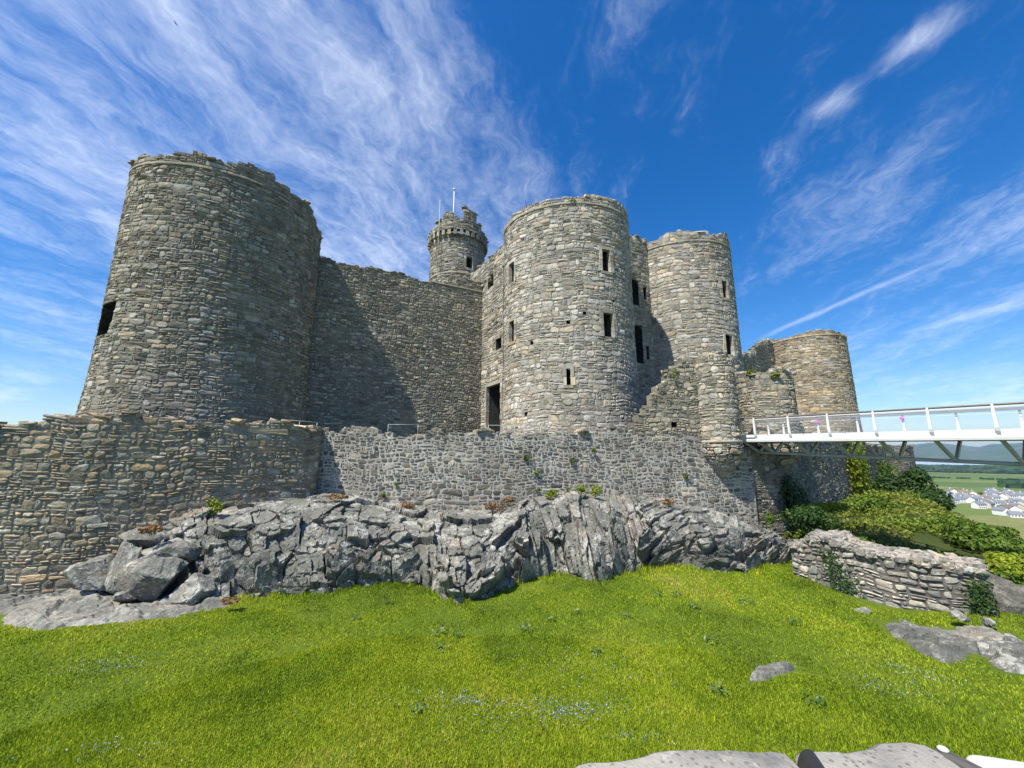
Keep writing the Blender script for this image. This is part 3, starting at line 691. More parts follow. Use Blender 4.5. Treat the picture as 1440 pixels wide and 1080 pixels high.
tower_part(TB, [(716, 369, 724, 398), (716, 451, 724, 481), (846, 351, 858, 382), (848, 440, 863, 474), (796, 518, 803, 542)],
           [(822, 441), (748, 482), (799, 453), (740, 582), (863, 425)], lambda u: 20.0+.4*max(0, min(1, (u-1.5)/1))+.1*math.sin(u*1.3), 19.45, 21, (-9.6, 9.6), [M['gate'], M['gate_m']], .56, .31, 'nearer round tower with square windows')
tower_part(TC, [(1015, 395, 1023, 419), (1020, 470, 1031, 500)], [], lambda u: 21.0+.3*math.sin(u*1.1+.5), 20.0, 22, (-9.6, 9.6), [M['gate'], M['gate_m']], .66, .36, 'farther round tower beyond the entrance')
GW = Pln((8.3, 32.4), (13.5, 35.25)); oG = [opening(GW, 883, 393, 898, 428, True), opening(GW, 887, 456, 904, 510, True), opening(GW, 905, 404, 909, 421), opening(GW, 909, 487, 913, 506)]
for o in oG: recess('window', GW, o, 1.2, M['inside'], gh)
masonry('gate_wall', GW, 0, GW.L, -1., lambda u: 20.9, [M['curt'], M['gate_m']], gh, .7, .34, .035, oG, 1., .06, 23, .7)
FL = Pln((-6.6, 42.7), (-.35, 31.6))
oF = [opening(FL, 686, 390, 694, 404), opening(FL, 697, 476, 705, 491), opening(FL, 683, 541, 707, 640)]; oF[2] = (oF[2][0]-.05, FL.L-.02, -.2, oF[2][3]+.05, False)
masonry('side_wall', FL, 0, FL.L, -1., lambda u: 19.3-.03*u, [M['gate'], M['gate_m']], gh, .7, .3, .035, oF, 1., .06, 24, .3, thin=.35)
ST = Pln((-2.55, 35.5), (-.62, 32.05)); ST.p = ST.p+ST.n*.35
oS = [opening(ST, 686, 390, 694, 404), opening(ST, 697, 476, 705, 491), opening(ST, 684, 541, 706, 625)]
oS[2] = (oS[2][0], ST.L, 0.2, oS[2][3], False)
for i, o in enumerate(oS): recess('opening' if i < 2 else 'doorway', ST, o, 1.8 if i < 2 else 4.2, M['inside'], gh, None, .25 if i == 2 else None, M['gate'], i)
masonry('latrine_shaft', ST, 0, ST.L+.3, -1., lambda u: 16.4, [M['gate'], M['gate_m']], gh, .65, .3, .03, oS, .8, .06, 25, .6, thin=.35)
# stair turret
TT = Cyl((-6.35, 41.6), 3.1)
ot = [opening(TT, 655, 361, 665, 377)]
tu = bpy.data.objects.new('stair_turret', None); COL.objects.link(tu); tu.parent = gh
def under(o): o.parent = tu; o.matrix_parent_inverse = Matrix.Translation(-gh.location); return o
under(recess('window', TT, ot[0], 1., M['inside'], gh, None, .2, M['gate']))
under(masonry('masonry', TT, -math.pi*3.1, math.pi*3.1, 12, 23.9, [M['tan'], M['tan_m']], gh, .6, .32, .035, ot, .6, .06, 26, .1, (-5.6, 5.6)))
TP = Cyl((-6.35, 41.6), 3.42)
tp_top = lambda u: float(np.interp(u, [-9, -4.2, -2.9, -1.75, -1.2, -.9, .2, .75, .8, 2.05, 2.3, 3.2, 4.5, 9], [25.2, 25.2, 25.5, 26.2, 27.0, 26.6, 25.95, 25.7, 27.3, 27., 26.1, 25.6, 25.2, 25.2]))
under(masonry('parapet', TP, -math.pi*3.4, math.pi*3.4, 24.3, lambda u: tp_top(u)-.45, [M['tan'], M['tan_m']], gh, .5, .3, .035, [], .55, .06, 27, .35, (-6, 6), colw=(.3, .5)))
def blockmesh(boxes):
    V = []; Q = []
    for (S, u, v, d0, d1, w, h) in boxes:
        k = len(V); V += [S(np.array(a), np.array(b), np.array(c)) for c in (d0, d1) for a, b in ((u-w, v-h), (u+w, v-h), (u+w*.9, v+h), (u-w*.9, v+h))]
        Q += [(k+4, k+5, k+6, k+7), (k, k+1, k+5, k+4), (k+1, k+2, k+6, k+5), (k+2, k+3, k+7, k+6), (k+3, k, k+4, k+7), (k+3, k+2, k+1, k)]
    return np.array(V), np.array(Q)
for i in range(32):
    a = (i+.5)/32*2*math.pi*3.1-math.pi*3.1
    V, Q = blockmesh([(TT, a, 23.95, -.1, .38, .17, .27)]); under(mkmesh('corbel', V, [(Q, 0)], [M['tan']], gh, {'tone': np.full((len(V), 3), (.2+.6*((i*7) % 5)/5))}))
under(band('string_course', TT, -5.5, 5.5, 19.3, .18, .1, M['tan'], gh))

# outer walls
tO = thing('outer_wall', (-15, 17, -5), 'curving brown stone outer wall sweeping below the left tower', 'wall', 'outer walls')
pO = prof(OA, [(0, 598), (48, 597), (62, 601), (72, 586), (130, 584), (190, 585), (240, 590), (258, 602), (275, 601), (292, 594), (372, 594), (384, 589), (428, 602)])
masonry('masonry', OA, 0, OA.L, -6.2, lambda u: pO(u)-.05, [M['brown'], M['brown_m']], tO, .42, .22, .03, [], 1.0, .05, 31, .3, thin=.14, coping=.8, colw=(.3, .7))
tM = thing('outer_wall', (0, 23, -4), 'long dark stone outer wall with white mortar, stepping up to a turret by the bridge', 'wall', 'outer walls')
pM = prof(MID, [(455, 602), (500, 599), (545, 607), (562, 613), (600, 606), (640, 607), (690, 605), (720, 612), (760, 611), (830, 606), (870, 598), (889, 594), (905, 577), (925, 549), (945, 516), (958, 506), (974, 505)])
oM = [opening(MID, 944, 593, 952, 602)]
ntone = lambda rng, c, m, t: np.stack([np.clip(t[:, 0]+np.where(m > 1.4, .25, 0), 0, 1), t[:, 1], t[:, 2]], 1)
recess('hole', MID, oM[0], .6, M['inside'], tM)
uR = MID.hit(893, 640)[0]
masonry('masonry', MID, 0, MID.L, -5.2, lambda u: min(pM(u)-.08, 1.5+.15*math.sin(2*u)) if u < MID.S[3] else .3, [M['dark'], M['dark_m']], tM, .38, .235, .04, [], .9, .04, 32, .22, thin=.1, coping=.6, colw=(.3, .6))
masonry('stepped_end', MID, uR, MID.S[3], 1.3, lambda u: pM(u)-.1, [M['curt'], M['tan_m']], tM, .42, .2, .03, oM, .85, .05, 33, .4, thin=.2, coping=.7, colw=(.3, .55))
RW = Pth([(14.2, 24.9), (15.3, 25.15), (17.4, 26.0), (20.5, 28.4), (36, 41), (46, 50), (52, 54.4), (55.5, 54.9), (59, 57.5), (60.2, 61), (60, 66)])
tR = thing('outer_wall', (20, 29, -4), 'dark shaded outer wall running back under the bridge towards the far tower', 'wall', 'outer walls')
kR = RW.S
def topR(u): return float(np.interp(u, [0, kR[2], kR[2]+.8, kR[3]-.2, kR[3]+.3, kR[3]+3.5, kR[4], kR[6], kR[-1]], [.35, .35, .4, .5, 3.6, 1.6, 1.2, 1.3, 1.2]))
masonry('masonry', RW, 0, RW.L, -8., topR, [M['dark'], M['tan_m']], tR, .6, .28, .035, [], .9, .06, 34, .4, thin=.35, colw=(.35, .8))

class Corb(Cyl):
    def rad(s, v):
        return s.R*np.interp(v, [-1.7, -1.1, -.62, -.6, -.36, -.34, -.1, 0], [.22, .6, .82, .88, .9, .98, 1., 1.])
def gate_turret(c, R, vb, top, lab, seed, mats):
    S = Corb(c, R); S2 = lambda u, v, d: Corb.__call__(S, u, v-vb, d)+np.array([0, 0, vb])
    t = thing('gate_turret', (c[0], c[1], vb), lab, 'turret', 'turrets of the outer gate')
    masonry('masonry', S2, -math.pi*R, math.pi*R, vb-1.7, top, mats, t, .5, .27, .03, [], .5, .05, seed, .3, (-2.2*R, 2.2*R), thin=.12, colw=(.25, .4), warp=.03)
    band('string_course', S2, -2.4*R, 2.4*R, vb+.45, .1, .08, mats[0], t, 40)
    return t
gate_turret((13.15, 24.75), 1.27, .35, lambda u: 6.2+.1*math.sin(3*u), 'slender corbelled stone turret where the white bridge meets the castle', 41, [M['gate'], M['tan_m']])
gate_turret((18.35, 27.6), 1.75, .4, lambda u: 5.75+.15*math.sin(2*u), 'broad stubby stone turret seen through the bridge railing', 42, [M['tan'], M['tan_m']])
CD = Pln((19.5, 41.5), (47.2, 65.6))
tCD = thing('curtain_wall', (33, 51, 0), 'low broken stretch of dark wall between the gatehouse and the far tower', 'wall', 'curtain walls')
pC = prof(CD, [(1040, 501), (1060, 497), (1064, 490), (1072, 483), (1080, 479), (1083, 479)])
masonry('masonry', CD, 0, CD.L, -1., lambda u: pC(u), [M['curt'], M['curt_m']], tCD, .8, .4, .05, [], 1., .08, 43, .5, colw=(.4, .9))

# ------------------------------------------------------------------ generic builders
def box(c, h, rz=0.):
    V = np.array([(x, y, z) for z in (-1, 1) for x, y in ((-1, -1), (1, -1), (1, 1), (-1, 1))], float)*h
    ca_, sa_ = math.cos(rz), math.sin(rz); V = np.stack([V[:, 0]*ca_-V[:, 1]*sa_, V[:, 0]*sa_+V[:, 1]*ca_, V[:, 2]], 1)+np.array(c)
    return V, np.array([(3, 2, 1, 0), (4, 5, 6, 7), (0, 1, 5, 4), (1, 2, 6, 5), (2, 3, 7, 6), (3, 0, 4, 7)])
def sweep(pts, prof_, up=(0, 0, 1)):
    """profile (side, up) swept along points"""
    P = np.array(pts, float); n = len(P); T = np.gradient(P, axis=0); T /= np.linalg.norm(T, axis=1, keepdims=True)
    U = np.broadcast_to(np.array(up, float), P.shape); Sd = np.cross(T, U); Sd /= np.linalg.norm(Sd, axis=1, keepdims=True); U = np.cross(Sd, T)
    pr = np.array(prof_, float); m = len(pr)
    V = (P[:, None]+Sd[:, None]*pr[None, :, :1]+U[:, None]*pr[None, :, 1:]).reshape(-1, 3)
    Q = [(i*m+j, i*m+(j+1) % m, (i+1)*m+(j+1) % m, (i+1)*m+j) for i in range(n-1) for j in range(m)]
    caps = [tuple(range(m))[::-1], tuple((n-1)*m+j for j in range(m))]
    return V, np.array(Q), np.array(caps)
def tube(name, pts, r, mat, parent=None, n=8, up=(0, 0, 1)):
    a = np.linspace(0, 2*math.pi, n, endpoint=False); V, Q, Cp = sweep(pts, np.stack([np.cos(a)*r, np.sin(a)*r], 1), up)
    return mkmesh(name, V, [(Q, 0), (Cp, 0)], [mat], parent, smooth=True)
def bar(name, pts, w, h, mat, parent=None, up=(0, 0, 1)):
    V, Q, Cp = sweep(pts, [(-w/2, -h/2), (w/2, -h/2), (w/2, h/2), (-w/2, h/2)], up)
    return mkmesh(name, V, [(Q, 0), (Cp, 0)], [mat], parent)

# ------------------------------------------------------------------ footbridge
bd = np.array([.5145, -.8575, 0]); bw = np.array([.8575, .5145, 0]); b0 = np.array([14.56, 24.9, 0.])
BL = 21.0
def bp(s, lat, z): return b0+bd*s+bw*lat+np.array([0, 0, .86-.021*s+z])
fb = thing('footbridge', tuple(b0+np.array([0, 0, .8])), 'white steel footbridge with netted railings leading to the castle gate', 'bridge')
ss = np.linspace(-.3, BL, 30)
bar('deck', [bp(s, 1.3, .09) for s in ss], 2.35, .10, M['steel'], fb)
for lat in (0.03, 2.57):
    V, Q, Cp = sweep([bp(s, lat, 0.1) for s in ss], [(-.07, -.11), (.07, -.11), (.09, .0), (.07, .07), (-.07, .07), (-.09, 0.)]); mkmesh('edge_beam', V, [(Q, 0), (Cp, 0)], [M['white']], fb)
    k = 0; s = -.2
    while s < BL-1:
        bar('kick_plate', [bp(s, lat, .34), bp(s+1.86, lat, .34)], .03, .17, M['white'], fb); s += 1.89
    tube('handrail', [bp(s, lat, 1.44) for s in ss], .05, M['rail'], fb, 10)
    bar('rail_trim', [bp(s, lat+(.02 if lat > 1 else -.02), 1.36) for s in ss], .03, .035, M['white'], fb)
    bar('cable', [bp(s, lat, 1.24) for s in ss], .012, .012, M['white'], fb)
m_, t_ = new_mat('wire netting'); co = nd(t_, 'ShaderNodeTexCoord').outputs['Object']
al = nd(t_, 'ShaderNodeVectorMath', {0: co, 1: tuple(bd)}, operation='DOT_PRODUCT').outputs['Value']; zz = nd(t_, 'ShaderNodeSeparateXYZ', {0: co}).outputs[2]
def wires(sg): return mth(t_, 'LESS_THAN', mth(t_, 'FRACT', mth(t_, 'MULTIPLY', mth(t_, 'MULTIPLY_ADD', zz, sg, al), 11.)), .05)
f = mth(t_, 'MAXIMUM', wires(1.7), wires(-1.7))
pr_ = nd(t_, 'ShaderNodeBsdfPrincipled', {'Base Color': (.5, .51, .52, 1), 'Roughness': .4, 'Metallic': .5})
mx = nd(t_, 'ShaderNodeMixShader', {0: f, 1: nd(t_, 'ShaderNodeBsdfTransparent').outputs[0], 2: pr_.outputs[0]}); t_.links.new(mx.outputs[0], nd(t_, 'ShaderNodeOutputMaterial').inputs[0]); M['net'] = m_
for lat in (0.0, 2.6):
    V = np.array([bp(s, lat, z) for s in ss for z in (.44, 1.34)]); mkmesh('netting', V, [(np.array([(2*i, 2*i+2, 2*i+3, 2*i+1) for i in range(len(ss)-1)]), 0)], [M['net']], fb)
crel = lambda s: -.62-.034*max(s, 0)
tube('lower_chord', [bp(s+.3, 1.3, crel(s)-.02) for s in ss], .085, M['steel'], fb, 12)
ys_ = [24.0-1.62*k for k in range(0, 10)]
for y in [24.78]+ys_:
    s0 = (24.9-y)/.8575
    for sd in (0, 1):
        s = s0+.35*sd; lt = (lambda l: l) if sd == 0 else (lambda l: 2.6-l)
        P = [bp(s, lt(l), z) for l, z in ((-.10, 1.46), (-.12, 1.2), (-.125, .8), (-.115, .5), (-.08, .36), (0., .2), (.16, .0))]
        wd = np.array([.06, .085, .1, .12, .13, .12, .1]); V = []
        T = np.gradient(np.array(P), axis=0); T /= np.linalg.norm(T, axis=1, keepdims=True)
        N_ = np.cross(T, bd); N_ /= np.linalg.norm(N_, axis=1, keepdims=True)
        for p, w, n_ in zip(P, wd, N_): V += [p-bd*w*.5-n_*.035, p+bd*w*.5-n_*.035, p+bd*w*.5+n_*.035, p-bd*w*.5+n_*.035]
        Q = [(i*4+j, i*4+(j+1) % 4, (i+1)*4+(j+1) % 4, (i+1)*4+j) for i in range(6) for j in range(4)]+[(0, 1, 2, 3), (27, 26, 25, 24)]
        mkmesh('post', np.array(V), [(np.array(Q), 0)], [M['white']], fb)
        bar('strut', [bp(s, lt(.1), .04), bp(s0+.3, lt(1.24), crel(s0))], .17, .1, M['steel'], fb, up=tuple(bd))
def disc(nm, c, r, lab, grp):
    e = thing(nm, tuple(c), lab, 'disc', grp); n = 20; V = []; Q = []
    ax = -np.array(c)/np.linalg.norm(c); sx2 = np.cross(ax, (0, 0, 1)); sx2 /= np.linalg.norm(sx2); sy2 = np.cross(sx2, ax)
    for r_, d in ((r*.75, .035), (r, .015), (r, -.015), (r*.75, -.035)):
        V += [np.array(c)+sx2*r_*math.cos(2*math.pi*i/n)+sy2*r_*math.sin(2*math.pi*i/n)+ax*d for i in range(n)]
    Q = [(k*n+i, k*n+(i+1) % n, (k+1)*n+(i+1) % n, (k+1)*n+i) for k in range(3) for i in range(n)]
    mkmesh('disc_body', np.array(V), [(np.array(Q), 0), (np.array([list(range(n))[::-1], list(range(3*n, 4*n))]), 0)], [M['pink']], e)
    tube('tie', [np.array(c)-ax*.03, np.array(c)-ax*.09], .015, M['iron'], e, 6, (.3, .1, 1))
sD1, sD2 = (24.9-ys_[1])/.8575, (24.9-ys_[3])/.8575
disc('pink_disc', bp(sD1+.35, 2.6, 1.22), .085, 'small pink disc on a far railing post, nearer the castle gate', 'pink discs on the bridge railing')
disc('pink_disc', bp(sD2+.35, 2.6, 1.22), .085, 'small pink disc on a far railing post out over the drop', 'pink discs on the bridge railing')

# ------------------------------------------------------------------ small castle fittings
def railing(x0, y0, x1, y1, D, h, lab, nposts):
    r0, r1 = ray(x0, y0), ray(x1, y1); p0 = r0*D/np.linalg.norm(r0[:2]); p1 = r1*D/np.linalg.norm(r1[:2])
    e = thing('hand_railing', tuple((p0+p1)/2-np.array([0, 0, h])), lab, 'railing', 'railings behind the outer wall')
    tube('rail', [p0, (p0+p1)/2, p1], .018, M['steel'], e, 6)
    for k in range(nposts):
        p = p0+(p1-p0)*k/(nposts-1); tube('post', [p, p-np.array([0, 0, h/2]), p-np.array([0, 0, h])], .016, M['steel'], e, 6, (1, 0, 0))
railing(546, 597, 588, 597, 25.6, 1.1, 'short grey hand railing behind the dip in the dark outer wall', 2)
railing(396, 590, 446, 594, 26.5, 1.1, 'grey hand railing at the foot of the left tower', 3)
railing(687, 598, 760, 599, 25.4, 1.1, 'grey hand railing in front of the dark doorway', 3)
railing(1044, 494, 1062, 493, 55, 1.1, 'thin railing on top of the low broken wall', 3)
fp = thing('flagpole', (-6.6, 41.2, 25), 'bare white flagpole on top of the ruined stair turret', 'flagpole')
tube('pole', [(-6.95, 41.3, 24.5), (-6.95, 41.3, 28), (-6.95, 41.3, 31.4)], .05, M['white'], fp, 8, (1, 0, 0))
V, Q = rubble(np.random.default_rng(1), np.array([[-6.95, 41.3, 31.45]]), np.array([[.12, .12, .1]])); mkmesh('finial', V, [(Q, 0)], [M['white']], fp, smooth=True)
lr = thing('lightning_rod', (-7, 38.5, 24), 'thin vertical rod fixed to the front of the stair turret', 'rod')
ru_, rv_ = TT.hit(620, 350); pr = TT(np.array([ru_]), np.array([0.]), np.array([.45]))[0]
tube('rod', [(pr[0], pr[1], 19.5), (pr[0], pr[1], 24), (pr[0], pr[1], 28.)], .03, M['steel'], lr, 6, (1, 0, 0))
for z in (20.5, 23): bar('clamp', [(pr[0], pr[1]+.4, z), (pr[0], pr[1], z)], .05, .05, M['steel'], lr)
# bird
r = ray(247, 33); bc = r*60/np.linalg.norm(r)
bi = thing('bird', tuple(bc), 'tiny dark bird flying high in the upper left sky', 'bird')
bs = np.array([(-.28, 0, 0), (-.15, .05, .03), (0, .07, .05), (.15, .05, .04), (.25, .02, .03), (.33, 0, .02), (-.15, -.05, .03), (0, -.07, .05), (.15, -.05, .04), (.25, -.02, .03), (0, 0, -.05), (.15, 0, -.04), (-.15, 0, -.02), (0, 0, .09), (-.15, 0, .05), (.18, 0, .08)])*.3
bf = [(0, 14, 1), (0, 6, 14), (0, 1, 12), (0, 12, 6), (1, 14, 13), (1, 13, 2), (14, 6, 13), (6, 7, 13), (2, 13, 15), (2, 15, 3), (13, 7, 15), (7, 8, 15), (3, 15, 4), (15, 8, 9), (4, 15, 5), (9, 5, 15), (1, 2, 10), (1, 10, 12), (7, 6, 10), (6, 12, 10), (2, 3, 11), (2, 11, 10), (8, 7, 10), (8, 10, 11), (3, 4, 5), (3, 5, 11), (9, 8, 5), (8, 11, 5)]
mkmesh('body', bs+bc, [(np.array(bf), 0)], [M['feather']], bi)
for sg in (1, -1):
    wv_ = np.array([(.1, .06*sg, .06), (-.12, .06*sg, .05), (.12, .32*sg, .2), (-.08, .32*sg, .17), (.03, .62*sg, .13), (-.1, .58*sg, .11)])*.33; lo = wv_-np.array([0, 0, .012])
    f = [(0, 1, 3, 2), (2, 3, 5, 4), (6, 8, 9, 7), (8, 10, 11, 9), (0, 2, 8, 6), (2, 4, 10, 8), (1, 7, 9, 3), (3, 9, 11, 5), (4, 5, 11, 10), (0, 6, 7, 1)]
    mkmesh('wing', np.concatenate([wv_, lo])+bc, [(np.array(f), 0)], [M['feather']], bi)

# ------------------------------------------------------------------ rocks
import bmesh
def ico(n):
    bm = bmesh.new(); bmesh.ops.create_icosphere(bm, subdivisions=n, radius=1); V = np.array([v.co[:] for v in bm.verts]); Fc = np.array([[v.index for v in f.verts] for f in bm.faces]); bm.free(); return V, Fc
ICO = ico(5)
def boulder(name, c, size, rz, seed, label, cat='boulder', group=None, mat='rock', planes=11, dmin=.42, dmax=.8):
    rng = np.random.default_rng(seed); V, Fc = ICO; V = V.copy()
    for _ in range(planes):
        n = rng.normal(0, 1, 3); n /= np.linalg.norm(n); d = rng.uniform(dmin, dmax); e = V@n-d; V = V-np.maximum(e, 0)[:, None]*n
    nz = fbm(V[:, 0]*2.5+seed, V[:, 1]*2.5+V[:, 2]*1.7, seed, 4)-.5; nz2 = facets(V[:, 0]*3+V[:, 2], V[:, 1]*3-V[:, 2]*1.3, seed)[0]
    V = V*(1+.16*nz+.10*nz2)[:, None]*np.array(size); ca_, sa_ = math.cos(rz), math.sin(rz)
    V = np.stack([V[:, 0]*ca_-V[:, 1]*sa_, V[:, 0]*sa_+V[:, 1]*ca_, V[:, 2]], 1)+np.array(c)
    o = mkmesh(name, V, [(Fc, 0)], [M[mat]], None, {'tone': np.full((len(V), 3), rng.uniform(.2, .8))}); tag(o, label, cat, group); return o
def at(X, Y, D): r = ray(X, Y); return r*D/np.linalg.norm(r[:2])
bg_ = 'loose boulders at the foot of the outcrop'
p = lawn_hit(205, 855); d0 = np.linalg.norm(p[:2])
boulder('boulder', at(212, 822, d0+.55), (1.3, 1.1, 1.0), .3, 5, 'biggest grey boulder, lower left of the boulder pile', 'boulder', bg_)
boulder('boulder', at(277, 828, d0-.35), (.85, .8, .8), 1.3, 6, 'rounded grey boulder sitting just right of the biggest one', 'boulder', bg_)
boulder('boulder', at(222, 780, d0+1.4), (1.5, 1.1, .62), .2, 7, 'flat topped boulder lying across the pile with a dark overhang', 'boulder', bg_)
boulder('boulder', at(205, 762, d0+2.2), (1.0, .95, .6), .8, 8, 'pale topped block perched high on the left of the pile', 'boulder', bg_)
boulder('boulder', at(180, 795, d0+1.3), (.75, .9, 1.0), .5, 15, 'craggy block at the far left edge of the pile', 'boulder', bg_)
boulder('boulder', at(276, 733, d0+3.2), (1.15, .9, .68), .1, 9, 'angular block under the green tuft against the brown wall', 'boulder', bg_)
boulder('boulder', at(246, 768, d0+2.2), (.75, .8, 1.0), .9, 16, 'dark upright block in the middle of the pile', 'boulder', bg_)
boulder('boulder', at(150, 812, d0+2.3), (1.5, 1., .8), .1, 17, 'dark shaded block wedged under the brown wall', 'boulder', bg_)
for k, (X, Y, dd_, s3, lb) in enumerate([(190, 768, 1.9, (.6, .6, .5), 'small block between the perched pale block and the left edge of the pile'), (252, 800, 1.1, (.5, .5, .45), 'dark stone wedged above the two rounded boulders'), (240, 745, 2.9, (.6, .6, .55), 'dark block left of the angular block against the wall'), (298, 770, 1.8, (.8, .7, .75), 'grey block joining the pile to the outcrop'), (312, 815, 1.0, (.6, .6, .8), 'upright grey block right of the rounded boulder'), (186, 835, .6, (.55, .5, .45), 'low lichened stone left of the biggest boulder')]):
    boulder('boulder', at(X, Y, d0+dd_), s3, .4*k, 140+k, lb, 'boulder', bg_)
boulder('boulder', at(972, 728, 25.2), (1.0, .7, .55), .2, 18, 'square grey block below the dark outer wall', 'boulder', bg_)
boulder('boulder', at(1012, 735, 25.3), (.42, .5, .75), .4, 19, 'upright slab left of a smaller block under the turret', 'boulder', bg_)
boulder('boulder', at(1031, 738, 25.3), (.42, .4, .55), 1., 20, 'smaller dark block under the turret', 'boulder', bg_)
boulder('boulder', at(1033, 795, 22.), (.55, .5, .42), 1., 24, 'rounded dark stone sitting in the grass edge under the outcrop', 'boulder', bg_)
boulder('boulder', at(1006, 797, 22.), (.75, .5, .5), .3, 25, 'pale rounded stone at the grass edge beside a dark one', 'boulder', bg_)
def slab(name, poly, rise, seed, label, mat='slab', ed=.45, nz=.35):
    P = np.array([lawn_hit(*p)[:2] for p in poly]); lo, hi = P.min(0)-.4, P.max(0)+.4; n = 130
    X, Y = np.meshgrid(np.linspace(lo[0], hi[0], n), np.linspace(lo[1], hi[1], n), indexing='ij')
    ins = np.zeros(X.shape, bool); dist = np.full(X.shape, 9.); j = len(P)-1
    for i in range(len(P)):
        a, b = P[i], P[j]; c_ = ((a[1] > Y) != (b[1] > Y)) & (X < (b[0]-a[0])*(Y-a[1])/(b[1]-a[1]+1e-9)+a[0]); ins ^= c_
        e = b-a; t = np.clip(((X-a[0])*e[0]+(Y-a[1])*e[1])/(e@e), 0, 1); dist = np.minimum(dist, np.hypot(X-a[0]-t*e[0], Y-a[1]-t*e[1])); j = i
    sd = np.where(ins, dist, -dist)+nz*(fbm(X*1.6, Y*1.6, seed)-.5)
    f1, e1, i1 = facets(X*.9+.3*Y, Y*1.3, seed, 1.2); f2, e2, i2 = facets(X*2.6, Y*3.2, seed+3, 1.3)
    Z = lawn_z(X, Y)-.12+rise*np.clip(sd/ed, -1, 1)+.3*rise*f1*2+.12*f2-.06*np.clip(1-e1/.08, 0, 1)
    o = mkmesh(name, np.stack([X, Y, Z], -1).reshape(-1, 3), [(grid_faces(n, n), 0)], [M[mat]], None, {'tone': np.stack([i1, i2, i1], -1).reshape(-1, 3)})
    tag(o, label, 'rock slab'); return P
SL = [slab('rock_slab', [(-60, 828), (60, 826), (165, 834), (230, 836), (310, 838), (335, 842), (322, 853), (230, 872), (135, 880), (60, 888), (-60, 870)], .32, 71, 'smooth pale rock slab at the foot of the brown wall'),
      slab('rock_slab', [(1222, 868), (1262, 872), (1310, 880), (1400, 882), (1450, 905), (1520, 960), (1440, 955), (1390, 945), (1375, 925), (1330, 935), (1285, 915), (1245, 890)], .3, 72, 'dark smooth rock slab sloping out of the grass at lower right', 'rock'),
      slab('rock_slab', [(1044, 962), (1062, 938), (1126, 934), (1120, 946), (1082, 960)], .26, 73, 'small pale rock patch showing through the lawn', 'slab', .14, .12)]
boulder('boulder', at(1188, 862, 21.), (.3, .25, .2), .4, 30, 'small pale stone in the grass below the ivied ruined wall', 'boulder', bg_)
boulder('boulder', at(1212, 860, 20.6), (.38, .3, .2), 1.4, 31, 'grey stone lying right of a small pale one below the ruined wall', 'boulder', bg_)

# ruined low wall
RP = Pth([(13.15, 19.3), (13.75, 17.6), (14.9, 16.1), (16.85, 14.6)])
tW = thing('ruined_wall', (14.5, 16, -5.5), 'low ruined drystone wall with pale lichened top at the edge of the lawn', 'wall')
pW = prof(RP, [(1128, 770), (1140, 757), (1165, 760), (1200, 775), (1250, 787), (1300, 793), (1378, 806)])
masonry('masonry', RP, 0, RP.L, -7., lambda u: pW(u), [M['ruin'], M['ruin_m']], tW, .42, .22, .05, [], 1.5, .10, 51, .16, thin=.12, coping=0, colw=(.3, .6), warp=.07)
rng = np.random.default_rng(9); n = 760
u_ = rng.uniform(0, RP.L, n); d_ = -rng.uniform(-.02, 1.55, n); zt = np.array([pW(u) for u in u_])+rng.uniform(-.04, .1, n)+.05*np.abs(d_)
C = RP(u_, zt, d_); Sz = np.stack([rng.uniform(.1, .24, n), rng.uniform(.08, .18, n), rng.uniform(.05, .12, n)], 1)
V, Q = rubble(rng, C, Sz); mkmesh('loose_top', V, [(Q, 0)], [M['ruin']], tW, {'tone': np.repeat(np.clip(rng.random((n, 3))*.8+.1, 0, 1), 26, 0)})
boulder('boulder', (18.0, 15.3, -5.2), (.9, .9, 1.15), .5, 32, 'dark craggy block beyond the right end of the low ruined wall', 'boulder', None, 'rockdark')
boulder('boulder', at(1350, 866, 20.6), (.32, .26, .17), .5, 33, 'pale flat stone at the right foot of the low ruined wall', 'boulder', bg_)
boulder('boulder', at(1392, 875, 20.8), (.22, .2, .14), .5, 34, 'white loose stone by the dark end of the ruined wall', 'boulder', bg_)
for k, (X, Y, D, s3, lb) in enumerate([(1385, 790, 28, (1.4, 1., .5), 'streaked grey rock bulging from the bushes near the right edge'), (1150, 745, 27, (.9, .8, .45), 'dark rock ledge behind the top of the ruined wall')]):
    boulder('rock_ledge', at(X, Y, D)-np.array([0, 0, .3]), s3, .3*k, 95+k, lb, 'rock', 'rocks among the brambles', 'rock')

